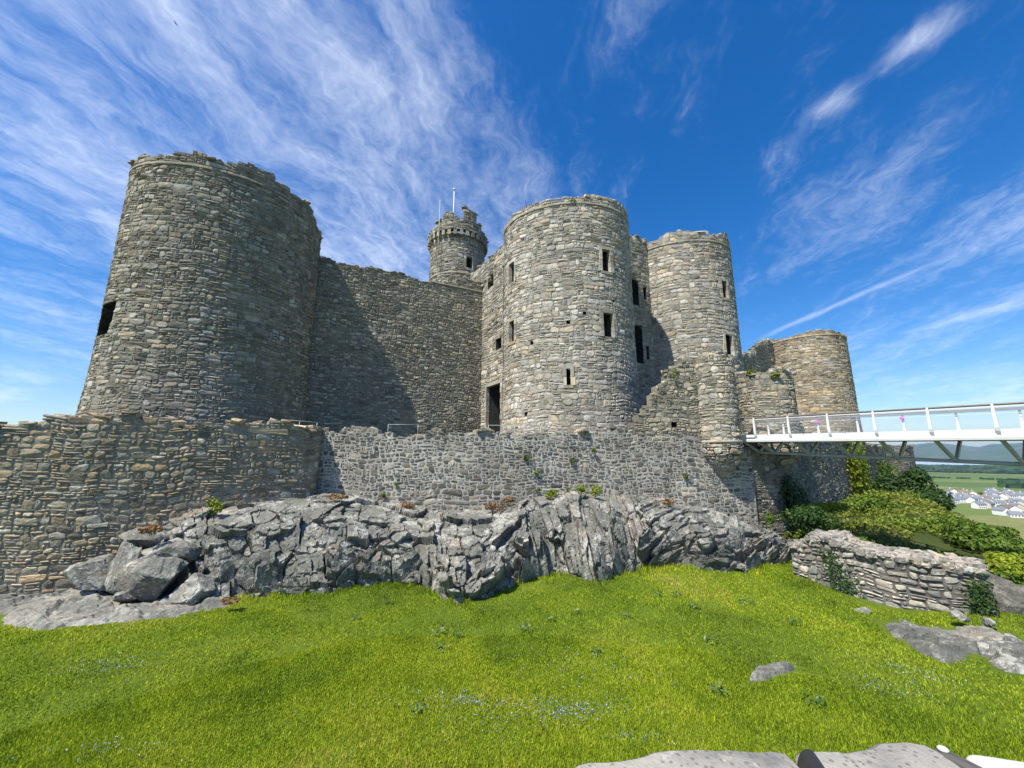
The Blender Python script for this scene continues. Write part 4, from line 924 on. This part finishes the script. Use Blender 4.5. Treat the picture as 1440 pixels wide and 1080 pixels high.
# ------------------------------------------------------------------ plants
def leafquads(rng, P, size, up=.5, asp=.5, N=None):
    n = len(P); d = rng.normal(0, 1, (n, 3)) if N is None else N+rng.normal(0, .6, (n, 3)); d[:, 2] += up; d /= np.linalg.norm(d, axis=1, keepdims=True)
    a = rng.normal(0, 1, (n, 3)); a -= (a*d).sum(1, keepdims=True)*d; a /= np.linalg.norm(a, axis=1, keepdims=True); b = np.cross(d, a)
    s = size*rng.uniform(.6, 1.35, (n, 1))
    V = np.stack([P-a*s, P+b*s*asp-a*s*.1, P+a*s, P-b*s*asp-a*s*.1], 1)
    return V.reshape(-1, 3), np.arange(4*n).reshape(-1, 4)
def foliage(rng, c, rad, n, size, clumps=9, up=.5):
    cc = rng.normal(0, 1, (clumps, 3)); cc /= np.linalg.norm(cc, axis=1, keepdims=True); cc *= rng.uniform(.25, .75, (clumps, 1)); cr = rng.uniform(.3, .55, clumps)
    k = rng.integers(0, clumps, n); d = rng.normal(0, 1, (n, 3)); d /= np.linalg.norm(d, axis=1, keepdims=True)
    P = (cc[k]+d*cr[k][:, None]*rng.uniform(.6, 1.05, (n, 1))**.5)*np.array(rad)
    P[:, 2] = np.maximum(P[:, 2], -rad[2]*.95); P = P+np.array(c)
    V, Q = leafquads(rng, P, size, up, .55, d*1.2)
    tn = rng.random((n, 3)); tn[:, 0] = np.clip(.55*tn[:, 0]+.45*rng.random(clumps)[k], 0, 1)
    return V, Q, np.repeat(tn, 4, 0)
def bush(name, c, rad, n, size, mat, label, cat='shrub', group=None, seed=0, clumps=9, stem=True):
    rng = np.random.default_rng(seed+500); c = np.array(c, float); e = thing(name, (c[0], c[1], c[2]-rad[2]), label, cat, group)
    V, Q, T = foliage(rng, c, rad, n, size, clumps); mkmesh('foliage', V, [(Q, 0)], [M[mat]], e, {'tone': T})
    if stem:
        for k in range(3):
            q_ = c+np.array([rng.normal(0, .3)*rad[0], rng.normal(0, .3)*rad[1], rad[2]*.2]); b_ = c+np.array([rng.normal(0, .1)*rad[0], rng.normal(0, .1)*rad[1], -rad[2]*1.1])
            tube('stem', [b_, (b_+q_)/2+rng.normal(0, .03, 3), q_], max(.008, .03*min(rad)), M['wood'], e, 5, (1, .2, 0))
    return e
wp = 'green plants rooted in the outer wall'
for k, (X, Y, r_, mt, lb) in enumerate([(755, 664, .26, 'leaf', 'green tuft rooted midway up the dark wall, largest there'), (740, 643, .2, 'leaf', 'small green tuft near the top of the dark wall, left one'), (834, 632, .2, 'leaf', 'tuft hanging high on the dark wall left of the steps'), (803, 647, .2, 'leaf', 'thin straggling green plant high in the dark wall'), (757, 690, .18, 'leaf', 'small green plant just above the outcrop'), (798, 687, .16, 'leafyel', 'tiny yellowish plant above the pale rock face'), (541, 697, .18, 'leaf', 'lone green tuft low in the left part of the dark wall'), (557, 680, .14, 'leafyel', 'tiny yellow green sprig in the dark wall'), (963, 669, .18, 'leaf', 'small green sprig on the wall below the stepped ruin'), (945, 525, .4, 'leafyel', 'yellow green tuft growing on the stepped ruin')]):
    u, v = MID.hit(X, Y); q_ = MID(np.array([u]), np.array([v]), np.array([.14]))[0]
    bush('wall_plant', q_, (r_*1.2, r_*.7, r_*.9), 90, .05, mt, lb, 'plant', wp, k, 5)
rt = 'plants along the top of the outcrop'
for k, (X, Y, D, rx, rz, mt, lb, cat) in enumerate([(300, 713, 22.6, .55, .4, 'leafyel', 'bright green tuft on top of the angular block', 'plant'), (213, 741, 21.5, .4, .3, 'rust', 'orange brown withered tuft on the boulder pile', 'plant'), (478, 698, 22.6, .7, .2, 'rust', 'rusty dead tuft right of the wall corner shadow', 'plant'), (575, 711, 22.6, .6, .22, 'rust', 'rusty dead tuft at the middle left of the rock top', 'plant'), (695, 712, 22.2, .7, .32, 'rust', 'largest rusty dead bracken clump in the dip of the rock', 'bracken'), (715, 703, 22.6, .5, .25, 'rust', 'upper rusty bracken clump beside the biggest one', 'bracken'), (775, 694, 22.4, .5, .28, 'leafyel', 'yellow green plant on the left of the pale rock crest', 'plant'), (818, 688, 22.9, .4, .3, 'leafyel', 'yellow green plant on the middle of the rock crest', 'plant'), (838, 691, 22.9, .4, .38, 'leafyel', 'tallest yellow green plant on the rock crest', 'plant'), (942, 705, 24.2, .5, .25, 'rust', 'rusty tuft beside the square grey block', 'plant'), (1083, 727, 25.4, .4, .4, 'leaf', 'green sprig in the rubble under the turret', 'plant'), (323, 845, 18.4, .35, .1, 'rust', 'orange patch of dead growth where grass meets boulders', 'plant'), (640, 852, 15.9, .3, .06, 'rust', 'orange dead patch at the lowest tip of the outcrop', 'plant')]):
    bush('rock_plant', at(X, Y, D), (rx, .3, rz), 320, .06, mt, lb, cat, rt, 40+k, 7)
tp_g = 'tufts on the wall heads'
for k, (S, X, Y, rx, mt, lb) in enumerate([(TB, 806, 283, .5, 'leaf', 'green tuft on the rim of the nearer gatehouse tower'), (TB, 845, 279, .4, 'leaf', 'smaller green tuft on the rim right of the first one'), (TA, 394, 266, .35, 'rust', 'orange brown tuft on the right rim of the big left tower'), (TA, 444, 314, .3, 'rust', 'small orange tuft at the far right rim of the big left tower'), (T2, 1055, 524, .5, 'leafyel', 'yellow green tuft on the left of the broad turret top'), (T2, 1092, 526, .5, 'leafyel', 'yellow green tuft on the right of the broad turret top'), (ST, 690, 386, .3, 'leaf', 'green tuft on the head of the latrine shaft')]):
    u, v = S.hit(X, Y); q_ = S(np.array([u]), np.array([v]), np.array([-.15]))[0]; bush('rim_plant', q_, (rx, .3, rx*.45), 220, .07, mt, lb, 'plant', tp_g, 70+k, 6)
# ivy: leaves lying on walls
def ivy(name, S, pts, n, size, mat, label, seed, out=.15, group='ivy on the stonework'):
    rng = np.random.default_rng(seed); hs2 = np.array([S.hit(X, Y) for X, Y, r_ in pts]); rr_ = np.array([r_ for *_, r_ in pts])
    k = rng.integers(0, len(pts), n); uv = hs2[k]+rng.normal(0, .5, (n, 2))*rr_[k][:, None]
    P = S(uv[:, 0], uv[:, 1], rng.uniform(.04, out, n)); Nn = S(uv[:, 0], uv[:, 1], np.ones(n))-S(uv[:, 0], uv[:, 1], np.zeros(n))
    V, Q = leafquads(rng, P, size, .4, .6, Nn*1.3); tn = rng.random((n, 3)); o = mkmesh(name, V, [(Q, 0)], [M[mat]], None, {'tone': np.repeat(tn, 4, 0)}); tag(o, label, 'ivy', group)
ivy('ivy', RP, [(1168, 785, .4), (1175, 800, .5), (1185, 815, .5), (1192, 828, .45), (1180, 838, .4)], 620, .05, 'leafdark', 'dark ivy spreading over the left of the low ruined wall', 1, .18)
ivy('ivy', RP, [(1376, 825, .3), (1378, 840, .35), (1380, 852, .35)], 500, .05, 'leafdark', 'dark ivy over the right end of the low ruined wall', 2, .25)
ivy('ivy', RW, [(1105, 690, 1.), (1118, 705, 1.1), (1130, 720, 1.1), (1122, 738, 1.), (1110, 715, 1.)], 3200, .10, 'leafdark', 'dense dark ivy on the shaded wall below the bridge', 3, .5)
ivy('ivy', RW, [(1196, 650, 2.), (1200, 662, 2.2), (1200, 675, 2.2)], 2600, .16, 'leafyel', 'bright yellow green ivy hanging on the far outer wall', 4, 1.)
ivy('ivy', RW, [(1238, 668, 2.2), (1240, 680, 2.6), (1250, 676, 2.)], 1500, .18, 'leaf', 'mid green ivy patch near the corner of the far outer wall', 5, 1.)
def tree(c, h, rad, n, size, mat, label, group=None, seed=0, name='tree', clumps=14):
    rng = np.random.default_rng(seed+900); c = np.array(c, float); e = thing(name, tuple(c), label, 'tree', group)
    V, Q, T = foliage(rng, c+np.array([0, 0, h-rad[2]*.95]), rad, n, size, clumps, .6); mkmesh('crown', V, [(Q, 0)], [M[mat]], e, {'tone': T})
    top = c+np.array([0, 0, h-rad[2]*.8]); tr = tube('trunk', [c-np.array([0, 0, .4]), (c+top)/2+rng.normal(0, .06*rad[0], 3), top], max(.05, .06*rad[0]), M['bark'], e, 7, (1, .1, 0))
    for k in range(4):
        q_ = top+rng.normal(0, .45, 3)*np.array(rad); tube('limb', [top-np.array([0, 0, rad[2]*.3]), (top+q_)/2, q_], max(.02, .03*rad[0]), M['bark'], e, 5, (1, .3, .2))
    return e
tree(at(1284, 722, 56), 4.6, (2.5, 2.4, 2.5), 5200, .17, 'leafdark', 'dark bushy tree at the corner of the far outer wall', None, 1)
tree(at(1312, 722, 54), 2.6, (1.7, 1.7, 1.4), 2400, .17, 'leafdark', 'smaller dark tree just right of the bushy corner tree', None, 2)
def hill_pt(X, Y):
    r = ray(X, Y); r = r/np.linalg.norm(r[:2])
    for D in np.arange(20, 120, .1):
        p = r*D
        if p[2] <= hill_z(p[0], p[1]): return p
    return r*40
bp_ = 'bushes on the slope right of the castle'
for k, (X, Y, D, rad, n, sz, mt, lb) in enumerate([(1425, 790, 25.5, (1.3, 1., .55), 2200, .08, 'leafyel', 'bright yellow green shrub near the right edge'), (1395, 812, 25, (1.1, .9, .5), 1400, .08, 'leaf', 'green shrub below the streaked grey rock'), (1215, 715, 42, (2.6, 1.6, 1.), 2600, .13, 'leaf', 'green shrub at the top of the slope under the ivied wall'), (1255, 748, 36, (2.6, 1.6, .9), 2600, .12, 'bramble', 'olive bramble mound in the middle of the slope'), (1330, 738, 40, (2.6, 1.6, .9), 2600, .12, 'leaf', 'light green bush on the skyline above the village'), (1375, 752, 36, (2.4, 1.5, .9), 2600, .11, 'leaf', 'leafy green bush on the skyline beside the light green one'), (1425, 775, 33, (2., 1.4, .7), 2000, .1, 'leaf', 'green bush on the skyline at the right edge'), (1208, 772, 27.5, (1.5, .9, .6), 1700, .09, 'leaf', 'bright green bush just behind the low ruined wall'), (1300, 790, 26.5, (1.3, .8, .35), 1300, .08, 'leaf', 'low green bush behind the middle of the ruined wall'), (1135, 728, 29, (1.6, 1.2, .9), 2200, .1, 'leafdark', 'dark leafy bush in the shade below the bridge'), (1165, 715, 31, (1.3, .8, .45), 1200, .09, 'leafyel', 'sunlit tuft of greenery at the foot of the shaded wall'), (1290, 725, 47, (2.6, 1.6, .9), 1500, .14, 'bramble', 'olive bush in front of the dark corner tree'), (1240, 700, 50, (2.4, 1.5, 1.), 1800, .15, 'bramble', 'olive bush below the mid green ivy')]):
    q_ = at(X, Y, D); bush('bush', (q_[0], q_[1], q_[2]), rad, n, sz, mt, lb, 'bush', bp_, 100+k, 12)
# bramble and bracken cover on the slope
rng = np.random.default_rng(77); n = 190000
az_ = np.radians(rng.uniform(33, 72, n)); rd = 22.5+(rng.random(n)**.8)*75; ridg = np.interp(np.degrees(az_), [33, 38, 43, 47, 52, 60, 72], [95, 95, 60, 47, 36, 32, 30])+8
kq = rd < ridg; az_, rd = az_[kq], rd[kq]; X_, Y_ = rd*np.sin(az_), rd*np.cos(az_)
mnd = fbm(X_*.45, Y_*.45, 8, 3); kq = (mnd > .33) & ~((rd < 24.5) & (np.degrees(az_) < 34)); X_, Y_, mnd, rd = X_[kq], Y_[kq], mnd[kq], rd[kq]
hgt = rng.random(len(X_))**.6*(.15+2.*np.clip(mnd-.36, 0, .4)+.5*np.clip(fbm(X_*1.3, Y_*1.3, 18, 3)-.4, 0, 1))
P = np.stack([X_, Y_, hill_z(X_, Y_)+hgt+.05], 1); V, Q = leafquads(rng, P, (.05+.0014*rd)[:, None], .8, .5)
tn = rng.random((len(P), 3)); tn[:, 0] = np.clip(.5*tn[:, 0]+1.5*(fbm(X_*.3+5, Y_*.3, 9, 3)-.32), 0, 1)
tag(mkmesh('bramble_cover', V, [(Q, 0)], [M['bramble']], None, {'tone': np.repeat(tn, 4, 0)}), 'tangled green bramble and bracken covering the slope', 'brambles', None, 'stuff')

# grass
rng = np.random.default_rng(5)
baz = np.degrees(np.arctan2(Bp[:, 0], Bp[:, 1])); bdist = np.hypot(Bp[:, 0], Bp[:, 1]); od = np.argsort(baz)
def grass_pts(n, dmin, dmax):
    d = np.sqrt(rng.uniform(dmin**2, dmax**2, n)); a = np.radians(rng.uniform(-68, 68, n)); x, y = d*np.sin(a), d*np.cos(a); ad = np.degrees(a)
    lim = np.interp(ad, baz[od], bdist[od]); lim = np.where(ad < baz.min(), 21.5, lim); lim = np.where(ad > baz.max(), np.interp(ad, [baz.max(), 36, 40, 44, 48, 58], [22.2, 23., 21.3, 21.4, 22.5, 25]), lim)
    return x[d < lim+.15], y[d < lim+.15]
def inpoly(P, x, y):
    r_ = np.zeros(len(x), bool); j = len(P)-1
    for i in range(len(P)):
        a, b = P[i], P[j]; r_ ^= ((a[1] > y) != (b[1] > y)) & (x < (b[0]-a[0])*(y-a[1])/(b[1]-a[1]+1e-9)+a[0]); j = i
    return r_
xs1, ys1 = grass_pts(400000, 6.2, 13.5); xs2, ys2 = grass_pts(330000, 13.5, 25)
ne = 9000; ie = rng.integers(0, NS, ne); ke = 1-np.abs(rng.normal(0, .022, ne))+.012; clm = fbm(ie*.05, ie*0., 19, 3) > .42; xe, ye = (Bp[ie, 0]*ke)[clm], (Bp[ie, 1]*ke)[clm]
gx_, gy_ = np.concatenate([xs1, xs2, xe]), np.concatenate([ys1, ys2, ye]); edge_ = np.arange(len(gx_)) >= len(xs1)+len(xs2); ok = np.ones(len(gx_), bool)
for Pq in SL: ok &= ~inpoly(Pq, gx_+rng.normal(0, .07, len(gx_)), gy_+rng.normal(0, .07, len(gx_)))
gx_, gy_, edge_ = gx_[ok], gy_[ok], edge_[ok]; n = len(gx_); dd = np.hypot(gx_, gy_)
tall = fbm(gx_*.8, gy_*.8, 14, 3); h = (.05+.10*np.clip(tall, .2, .8)*rng.uniform(.4, 1.5, n))*np.where(edge_, rng.uniform(1.2, 2.6, n), .66); wv2 = .0045+.00075*dd
la = rng.uniform(0, 6.28, n); lean = rng.uniform(.15, .8, n)*h; wa = rng.uniform(0, 6.28, n)
B0 = np.stack([gx_, gy_, lawn_z(gx_, gy_)-.005], 1); wd = np.stack([np.cos(wa)*wv2, np.sin(wa)*wv2, 0*wa], 1)
tipv = B0+np.stack([np.cos(la)*lean, np.sin(la)*lean, h], 1); V = np.stack([B0-wd, B0+wd, tipv], 1).reshape(-1, 3)
tone = np.clip(.5*rng.random(n)+1.3*(fbm(gx_*.28, gy_*.28, 15, 4)-.32)+.55*(fbm(gx_*1.6, gy_*1.6, 16, 3)-.5)+.10*(13-dd)/8, 0, 1)
tn = np.stack([tone, rng.random(n), rng.random(n)], 1)
tag(mkmesh('grass', V, [(np.arange(3*n).reshape(-1, 3), 0)], [M['grass']], None, {'tone': np.repeat(tn, 3, 0)}), 'short bright green meadow grass', 'grass', None, 'stuff')
# blue wild flowers
C = []
for X, Y, sx3, sy3, m_n in [(800, 1005, .6, .24, 560), (655, 990, .38, .14, 180), (700, 1015, .8, .3, 180), (860, 950, .8, .6, 160), (760, 930, .8, .4, 120), (160, 940, .6, .3, 260), (1290, 950, .5, .3, 200), (1260, 975, .6, .25, 160), (900, 1045, .4, .15, 60), (150, 1060, .6, .15, 90), (560, 985, .8, .4, 60)]:
    q_ = lawn_hit(X, Y); C.append(q_[:2]+rng.normal(0, 1, (m_n, 2))*np.array([sx3, sy3]))
C = np.concatenate(C); P = np.stack([C[:, 0], C[:, 1], lawn_z(C[:, 0], C[:, 1])+rng.uniform(.07, .15, len(C))], 1)
V, Q = leafquads(rng, P, .013, 1., .9); tag(mkmesh('wild_flowers', V, [(Q, 0)], [M['flower']], None, {'tone': np.repeat(rng.random((len(C), 3)), 4, 0)}), 'pale blue wild flowers scattered through the lawn', 'flowers', None, 'stuff')
# dock plants in the lawn
dk = [(620, 915, .3, 'largest dock plant, left of the lawn middle'), (617, 893, .22, 'dock plant just behind the largest one'), (643, 897, .14, 'small dock beside the one behind the largest'), (738, 888, .24, 'tall dock plant in the middle of the lawn'), (773, 875, .2, 'grey dock tuft right of the tall dock'), (840, 922, .16, 'small pale dock right of the lawn middle'), (812, 866, .15, 'dock near the rock foot at mid lawn'), (950, 838, .22, 'dock on the mound below the dark rock face'), (975, 855, .26, 'dark dock clump on the mound'), (1050, 850, .3, 'broad dock clump at the right of the mound'), (1000, 905, .24, 'dock clump low on the mound'), (880, 870, .18, 'small dock left of the mound'), (546, 850, .2, 'dock near the grass edge left of the rock tip'), (500, 872, .16, 'small dock at the left of the lawn'), (1010, 975, .24, 'wide low weed clump left of the lawn rock'), (1145, 990, .22, 'wide low weed clump right of the lawn rock'), (925, 840, .16, 'small dock at the left top of the mound'), (1120, 880, .2, 'dock on the right flank of the mound'), (590, 1000, .15, 'tiny dark weed in the near lawn')]
for k, (X, Y, s_, lb) in enumerate(dk):
    q_ = lawn_hit(X, Y); rg = np.random.default_rng(300+k); n = int(14+s_*50)
    a = rg.uniform(0, 6.28, n); rr2 = s_*np.sqrt(rg.random(n)); P = np.stack([q_[0]+np.cos(a)*rr2, q_[1]+np.sin(a)*rr2, q_[2]+rg.uniform(.07, .2, n)], 1)
    V, Q = leafquads(rg, P, .06+.05*s_, 1.0, .36); tag(mkmesh('dock_plant', V, [(Q, 0)], [M['dock']], None, {'tone': np.repeat(rg.random((n, 3)), 4, 0)}), lb, 'plant', 'dock plants in the lawn')

# ------------------------------------------------------------------ village on the plain
rng = np.random.default_rng(21)
def house_meshes(w, d, h, rh):
    V = np.array([(-w, -d, 0), (w, -d, 0), (w, d, 0), (-w, d, 0), (-w, -d, h), (w, -d, h), (w, d, h), (-w, d, h), (-w, 0, h+rh), (w, 0, h+rh)]); Q = [(0, 1, 5, 4), (1, 2, 6, 5), (2, 3, 7, 6), (3, 0, 4, 7)]; T = [(4, 8, 7), (5, 6, 9)]
    e = .35; k = rh/d; zz_ = h-e*k
    Rv = np.array([(-w-e, -d-e, zz_), (w+e, -d-e, zz_), (w+e, 0, h+rh+.05), (-w-e, 0, h+rh+.05), (w+e, d+e, zz_), (-w-e, d+e, zz_)]); Rv = np.concatenate([Rv, Rv+np.array([0, 0, .25])])
    Rq = [(0, 1, 2, 3)[::-1], (3, 2, 4, 5)[::-1], (6, 7, 8, 9), (9, 8, 10, 11), (0, 1, 7, 6), (1, 2, 8, 7), (2, 4, 10, 8), (4, 5, 11, 10), (5, 3, 9, 11), (3, 0, 6, 9)]
    return (V, Q, T), (Rv, Rq)
kinds = []
for w, d, h, rh in ((5.5, 4., 5.2, 3.2), (7, 4.2, 5.5, 3.2), (5., 4., 3.2, 3.), (8.5, 4.5, 5.4, 3.4)):
    (V, Q, T), (Rv, Rq) = house_meshes(w, d, h, rh); kinds.append(((V, Q, T), (Rv, Rq), w, d, h, rh))
hp = []
protos = {}
for tries in range(4000):
    if len(hp) >= 95: break
    az = rng.uniform(47.3, 56.5); r2 = rng.uniform(690, 1120)
    if r2 < 740 and az < 50.5: continue
    if r2 > 1020 and az < 49.6 and rng.random() < .5: continue
    x, y = r2*math.sin(R_(az)), r2*math.cos(R_(az))
    if all(math.hypot(x-a, y-b) > 15 for a, b in hp): hp.append((x, y))
for i, (x, y) in enumerate(hp):
    k = int(rng.integers(0, 4)); wm = 'cream' if rng.random() < .12 else 'render'; rm = 'roofb' if rng.random() < .15 else 'roof'
    key = (k, wm, rm); e = bpy.data.objects.new('house', None); COL.objects.link(e); e.location = (x, y, ZP); e.rotation_euler = (0, 0, rng.normal(-.75, .5)+(math.pi/2 if rng.random() < .4 else 0))
    lab = ('cream' if wm == 'cream' else 'white')+' walled village house with '+('brown tiled' if rm == 'roofb' else 'grey slate')+' roof on the plain'
    tag(e, lab, 'house', 'village houses below the castle, '+('cream' if wm == 'cream' else 'white')+' with '+('brown' if rm == 'roofb' else 'grey')+' roofs')
    if key not in protos:
        (V, Q, T), (Rv, Rq), w, d, h, rh = kinds[k]
        a = mkmesh('wall', V, [(np.array(Q), 0), (np.array(T), 0)], [M[wm]], e, local=True); b = mkmesh('roof', Rv, [(np.array(Rq), 0)], [M[rm]], e, local=True)
        Vc, Qc = box((w*.8, 0, h+rh+.5), (.5, .5, 1.)); c_ = mkmesh('chimney', Vc, [(Qc, 0)], [M[wm]], e, local=True)
        protos[key] = (a, b, c_)
        wl = []
        for wx in np.linspace(-w*.7, w*.7, 4):
            for wz in ((1.6, 4.1) if h > 4 else (1.6,)):
                Vw, Qw = box((wx, -d-.02, wz), (.6, .05, .65)); wl.append(mkmesh('window', Vw, [(Qw, 0)], [M['slate']], e, local=True))
        protos[key] += tuple(wl)
    else:
        for q_ in protos[key]:
            c_ = q_.copy(); COL.objects.link(c_); c_.parent = e
vt = []
for i in range(34):
    az = rng.uniform(45.5, 56.5); r2 = rng.uniform(640, 1180); 
    if i < 9: az, r2 = rng.uniform(46.5, 50.), rng.uniform(900, 1150)
    x, y = r2*math.sin(R_(az)), r2*math.cos(R_(az)); s_ = rng.uniform(4, 7)
    t = tree((x, y, ZP), s_*1.9, (s_, s_, s_*.95), 420, 1.0, 'leafdark' if rng.random() < .6 else 'bramble', 'tree standing among the village houses on the plain', 'village trees', 600+i, 'village_tree', 9) if i == 0 else None
    if t is None:
        src = bpy.data.objects['village_tree']; t = src.copy(); COL.objects.link(t); t.location = (x, y, ZP); sc_ = rng.uniform(.7, 1.25); t.scale = (sc_, sc_, sc_*rng.uniform(.8, 1.1)); t.rotation_euler = (0, 0, rng.uniform(0, 6))
        for ch in list(src.children): c_ = ch.copy(); COL.objects.link(c_); c_.parent = t
def wood(name, az0, az1, r0, r1, n, hgt, label, seed):
    rg = np.random.default_rng(seed); a = np.radians(rg.uniform(az0, az1, n)); r2 = np.sqrt(rg.uniform(r0**2, r1**2, n)); C = np.stack([r2*np.sin(a), r2*np.cos(a), np.full(n, ZP+hgt*.45)], 1)
    s_ = hgt*rg.uniform(.35, .75, (n, 1)); V, Q = rubble(rg, C, np.concatenate([s_*1.6, s_*1.6, s_], 1)); tag(mkmesh(name, V, [(Q, 0)], [M['leafdark']], None, {'tone': np.repeat(rg.random((n, 3)), 26, 0)}), label, 'wood', None, 'stuff')
wood('far_woodland', 36, 62, 2250, 3300, 5200, 11, 'dark band of woodland on the far plain', 1)
wood('near_woodland', 51.2, 58, 1290, 1420, 420, 10, 'small dark wood standing behind the village', 2)
wood('field_hedge', 44, 60, 1690, 1700, 90, 4, 'thin hedge line across the far fields', 3)

# ------------------------------------------------------------------ near parapet
def block(c, h, rz, seed, p=5., n=16, amp=.06):
    g = np.linspace(-1, 1, n); A, B = np.meshgrid(g, g, indexing='ij'); V = []; Q = []
    for ax in range(3):
        for sg in (-1, 1):
            P = np.zeros((n, n, 3)); P[..., ax] = sg; P[..., (ax+1) % 3] = A; P[..., (ax+2) % 3] = B
            q_ = grid_faces(n, n)+len(V)*n*n; Q.append(q_ if sg > 0 else q_[:, ::-1]); V.append(P.reshape(-1, 3))
    V = np.concatenate(V); Q = np.concatenate(Q); V = V/((np.abs(V)**p).sum(1, keepdims=True)**(1/p)); V = V*np.array(h)
    nz = fbm((V[:, 0]+seed)*4, V[:, 1]*4+V[:, 2]*3, seed, 4)-.5; V = V+np.sign(V)*nz[:, None]*amp*np.array([1, 1.2, .55])
    ca_, sa_ = math.cos(rz), math.sin(rz); return np.stack([V[:, 0]*ca_-V[:, 1]*sa_, V[:, 0]*sa_+V[:, 1]*ca_, V[:, 2]], 1)+np.array(c), Q
m_, t_ = new_mat('speckled lichen coping'); co = nd(t_, 'ShaderNodeTexCoord').outputs['Object']
n1 = noise(t_, co, 5., 5., .6); n2 = noise(t_, co, 40., 5., .65); vo = nd(t_, 'ShaderNodeTexVoronoi', {'Vector': co, 'Scale': 48.})
c = ramp(t_, n1, [(.3, .15, .15, .14), (.45, .27, .255, .225), (.6, .32, .305, .265), (.75, .2, .225, .2)])
c = mixc(t_, mth(t_, 'MULTIPLY', mth(t_, 'LESS_THAN', mth(t_, 'ADD', vo.outputs['Distance'], mth(t_, 'MULTIPLY', n2, .4)), .45), .6), c, (.09, .085, .09))
c = mixc(t_, sstep(t_, noise(t_, co, 9., 5., .7), .58, .7), c, (.42, .4, .35))
finish(t_, c, .9, n2, .7, .01, .2); M['speck'] = m_
pw = thing('parapet_wall', (.6, .95, -5.5), 'near stone parapet wall with speckled lichened coping, cut by the lower edge', 'wall')
class Flip(Pln): pass
PB = Pln((3.2, 1.02), (-3.2, .98)); masonry('masonry', PB, 0, PB.L, -6.2, -.92, [M['brown'], M['brown_m']], pw, .5, .22, .03, [], .5, .03, 61, .02, coping=0)
V, Q = box((.2, .82, -.85), (1.7, .285, .075)); mkmesh('mortar_bed', V, [(Q, 0)], [M['tan_m']], pw)
for k, (x, y, z, hx_, hy_, hz2, rz) in enumerate([(-.95, .72, -.87, .45, .3, .1, .02), (-.1, .79, -.868, .4, .3, .1, -.01), (.43, .85, -.836, .29, .3, .09, .02), (.84, .86, -.822, .15, .31, .09, -.02), (1.0, .83, -.83, .085, .33, .095, .03), (1.5, .84, -.85, .26, .3, .09, -.02)]):
    V, Q = block((x, y, z), (hx_, hy_, hz2), rz, 40+k, 14., amp=.065); mkmesh('coping_stone', V, [(Q, 0)], [M['speck']], pw, smooth=True)
V, Q = block((1.23, 1.1, -.785), (.075, .04, .03), -.3, 51, 4., amp=.03); tag(mkmesh('white_stone', V, [(Q, 0)], [M['quartz']], None, smooth=True), 'white flat stone lying on the coping at lower right', 'stone')
V, Q = block((1.125, 1.07, -.76), (.022, .1, .022), .3, 52, 4., amp=.02); sh = mkmesh('slate_shard', V, [(Q, 0)], [M['slate']], None, smooth=True); tag(sh, 'dark slate shard with a white patch beside the white stone', 'stone')
V, Q = block((1.103, 1.14, -.739), (.012, .011, .006), .3, 53, 2., amp=.004); mkmesh('white_patch', V, [(Q, 0)], [M['quartz']], sh, smooth=True)
# dark hoop with a brown inside, standing on the coping
hp_ = thing('metal_band', (.71, .97, -.78), 'dark curved band with a brown inside standing on the coping', 'metal band')
def arch_strip(r0, r1, wdt, mat, nm):
    th_ = np.linspace(-.3, math.pi+.3, 26); V = []; Q = []; cz = -.766
    for t in th_:
        for (r_, s_) in ((r0, -1), (r1, -1), (r1, 1), (r0, 1)): V.append((.725+r_*math.cos(t)*.6+s_*wdt*.25, 1.07+s_*wdt, cz+r_*math.sin(t)*.95))
    Q = [(i*4+j, i*4+(j+1) % 4, (i+1)*4+(j+1) % 4, (i+1)*4+j) for i in range(25) for j in range(4)]
    mkmesh(nm, np.array(V), [(np.array(Q), 0)], [mat], hp_, smooth=False)
arch_strip(.042, .05, .04, M['iron'], 'outer_band'); arch_strip(.034, .0415, .038, M['tanin'], 'lining')

# ------------------------------------------------------------------ haze
m_ = bpy.data.materials.new('thin sea haze'); m_.use_nodes = True; t_ = m_.node_tree; t_.nodes.clear()
pv = nd(t_, 'ShaderNodeVolumePrincipled', {'Color': (.5, .7, 1., 1), 'Density': 7e-5, 'Anisotropy': .2}); t_.links.new(pv.outputs[0], nd(t_, 'ShaderNodeOutputMaterial').inputs['Volume'])
V, Q = box((4500, 5000, 130), (8000, 8000, 200)); hz = mkmesh('haze', V, [(Q, 0)], [m_]); tag(hz, 'thin blue sea haze over the plain', 'haze', None, 'stuff')
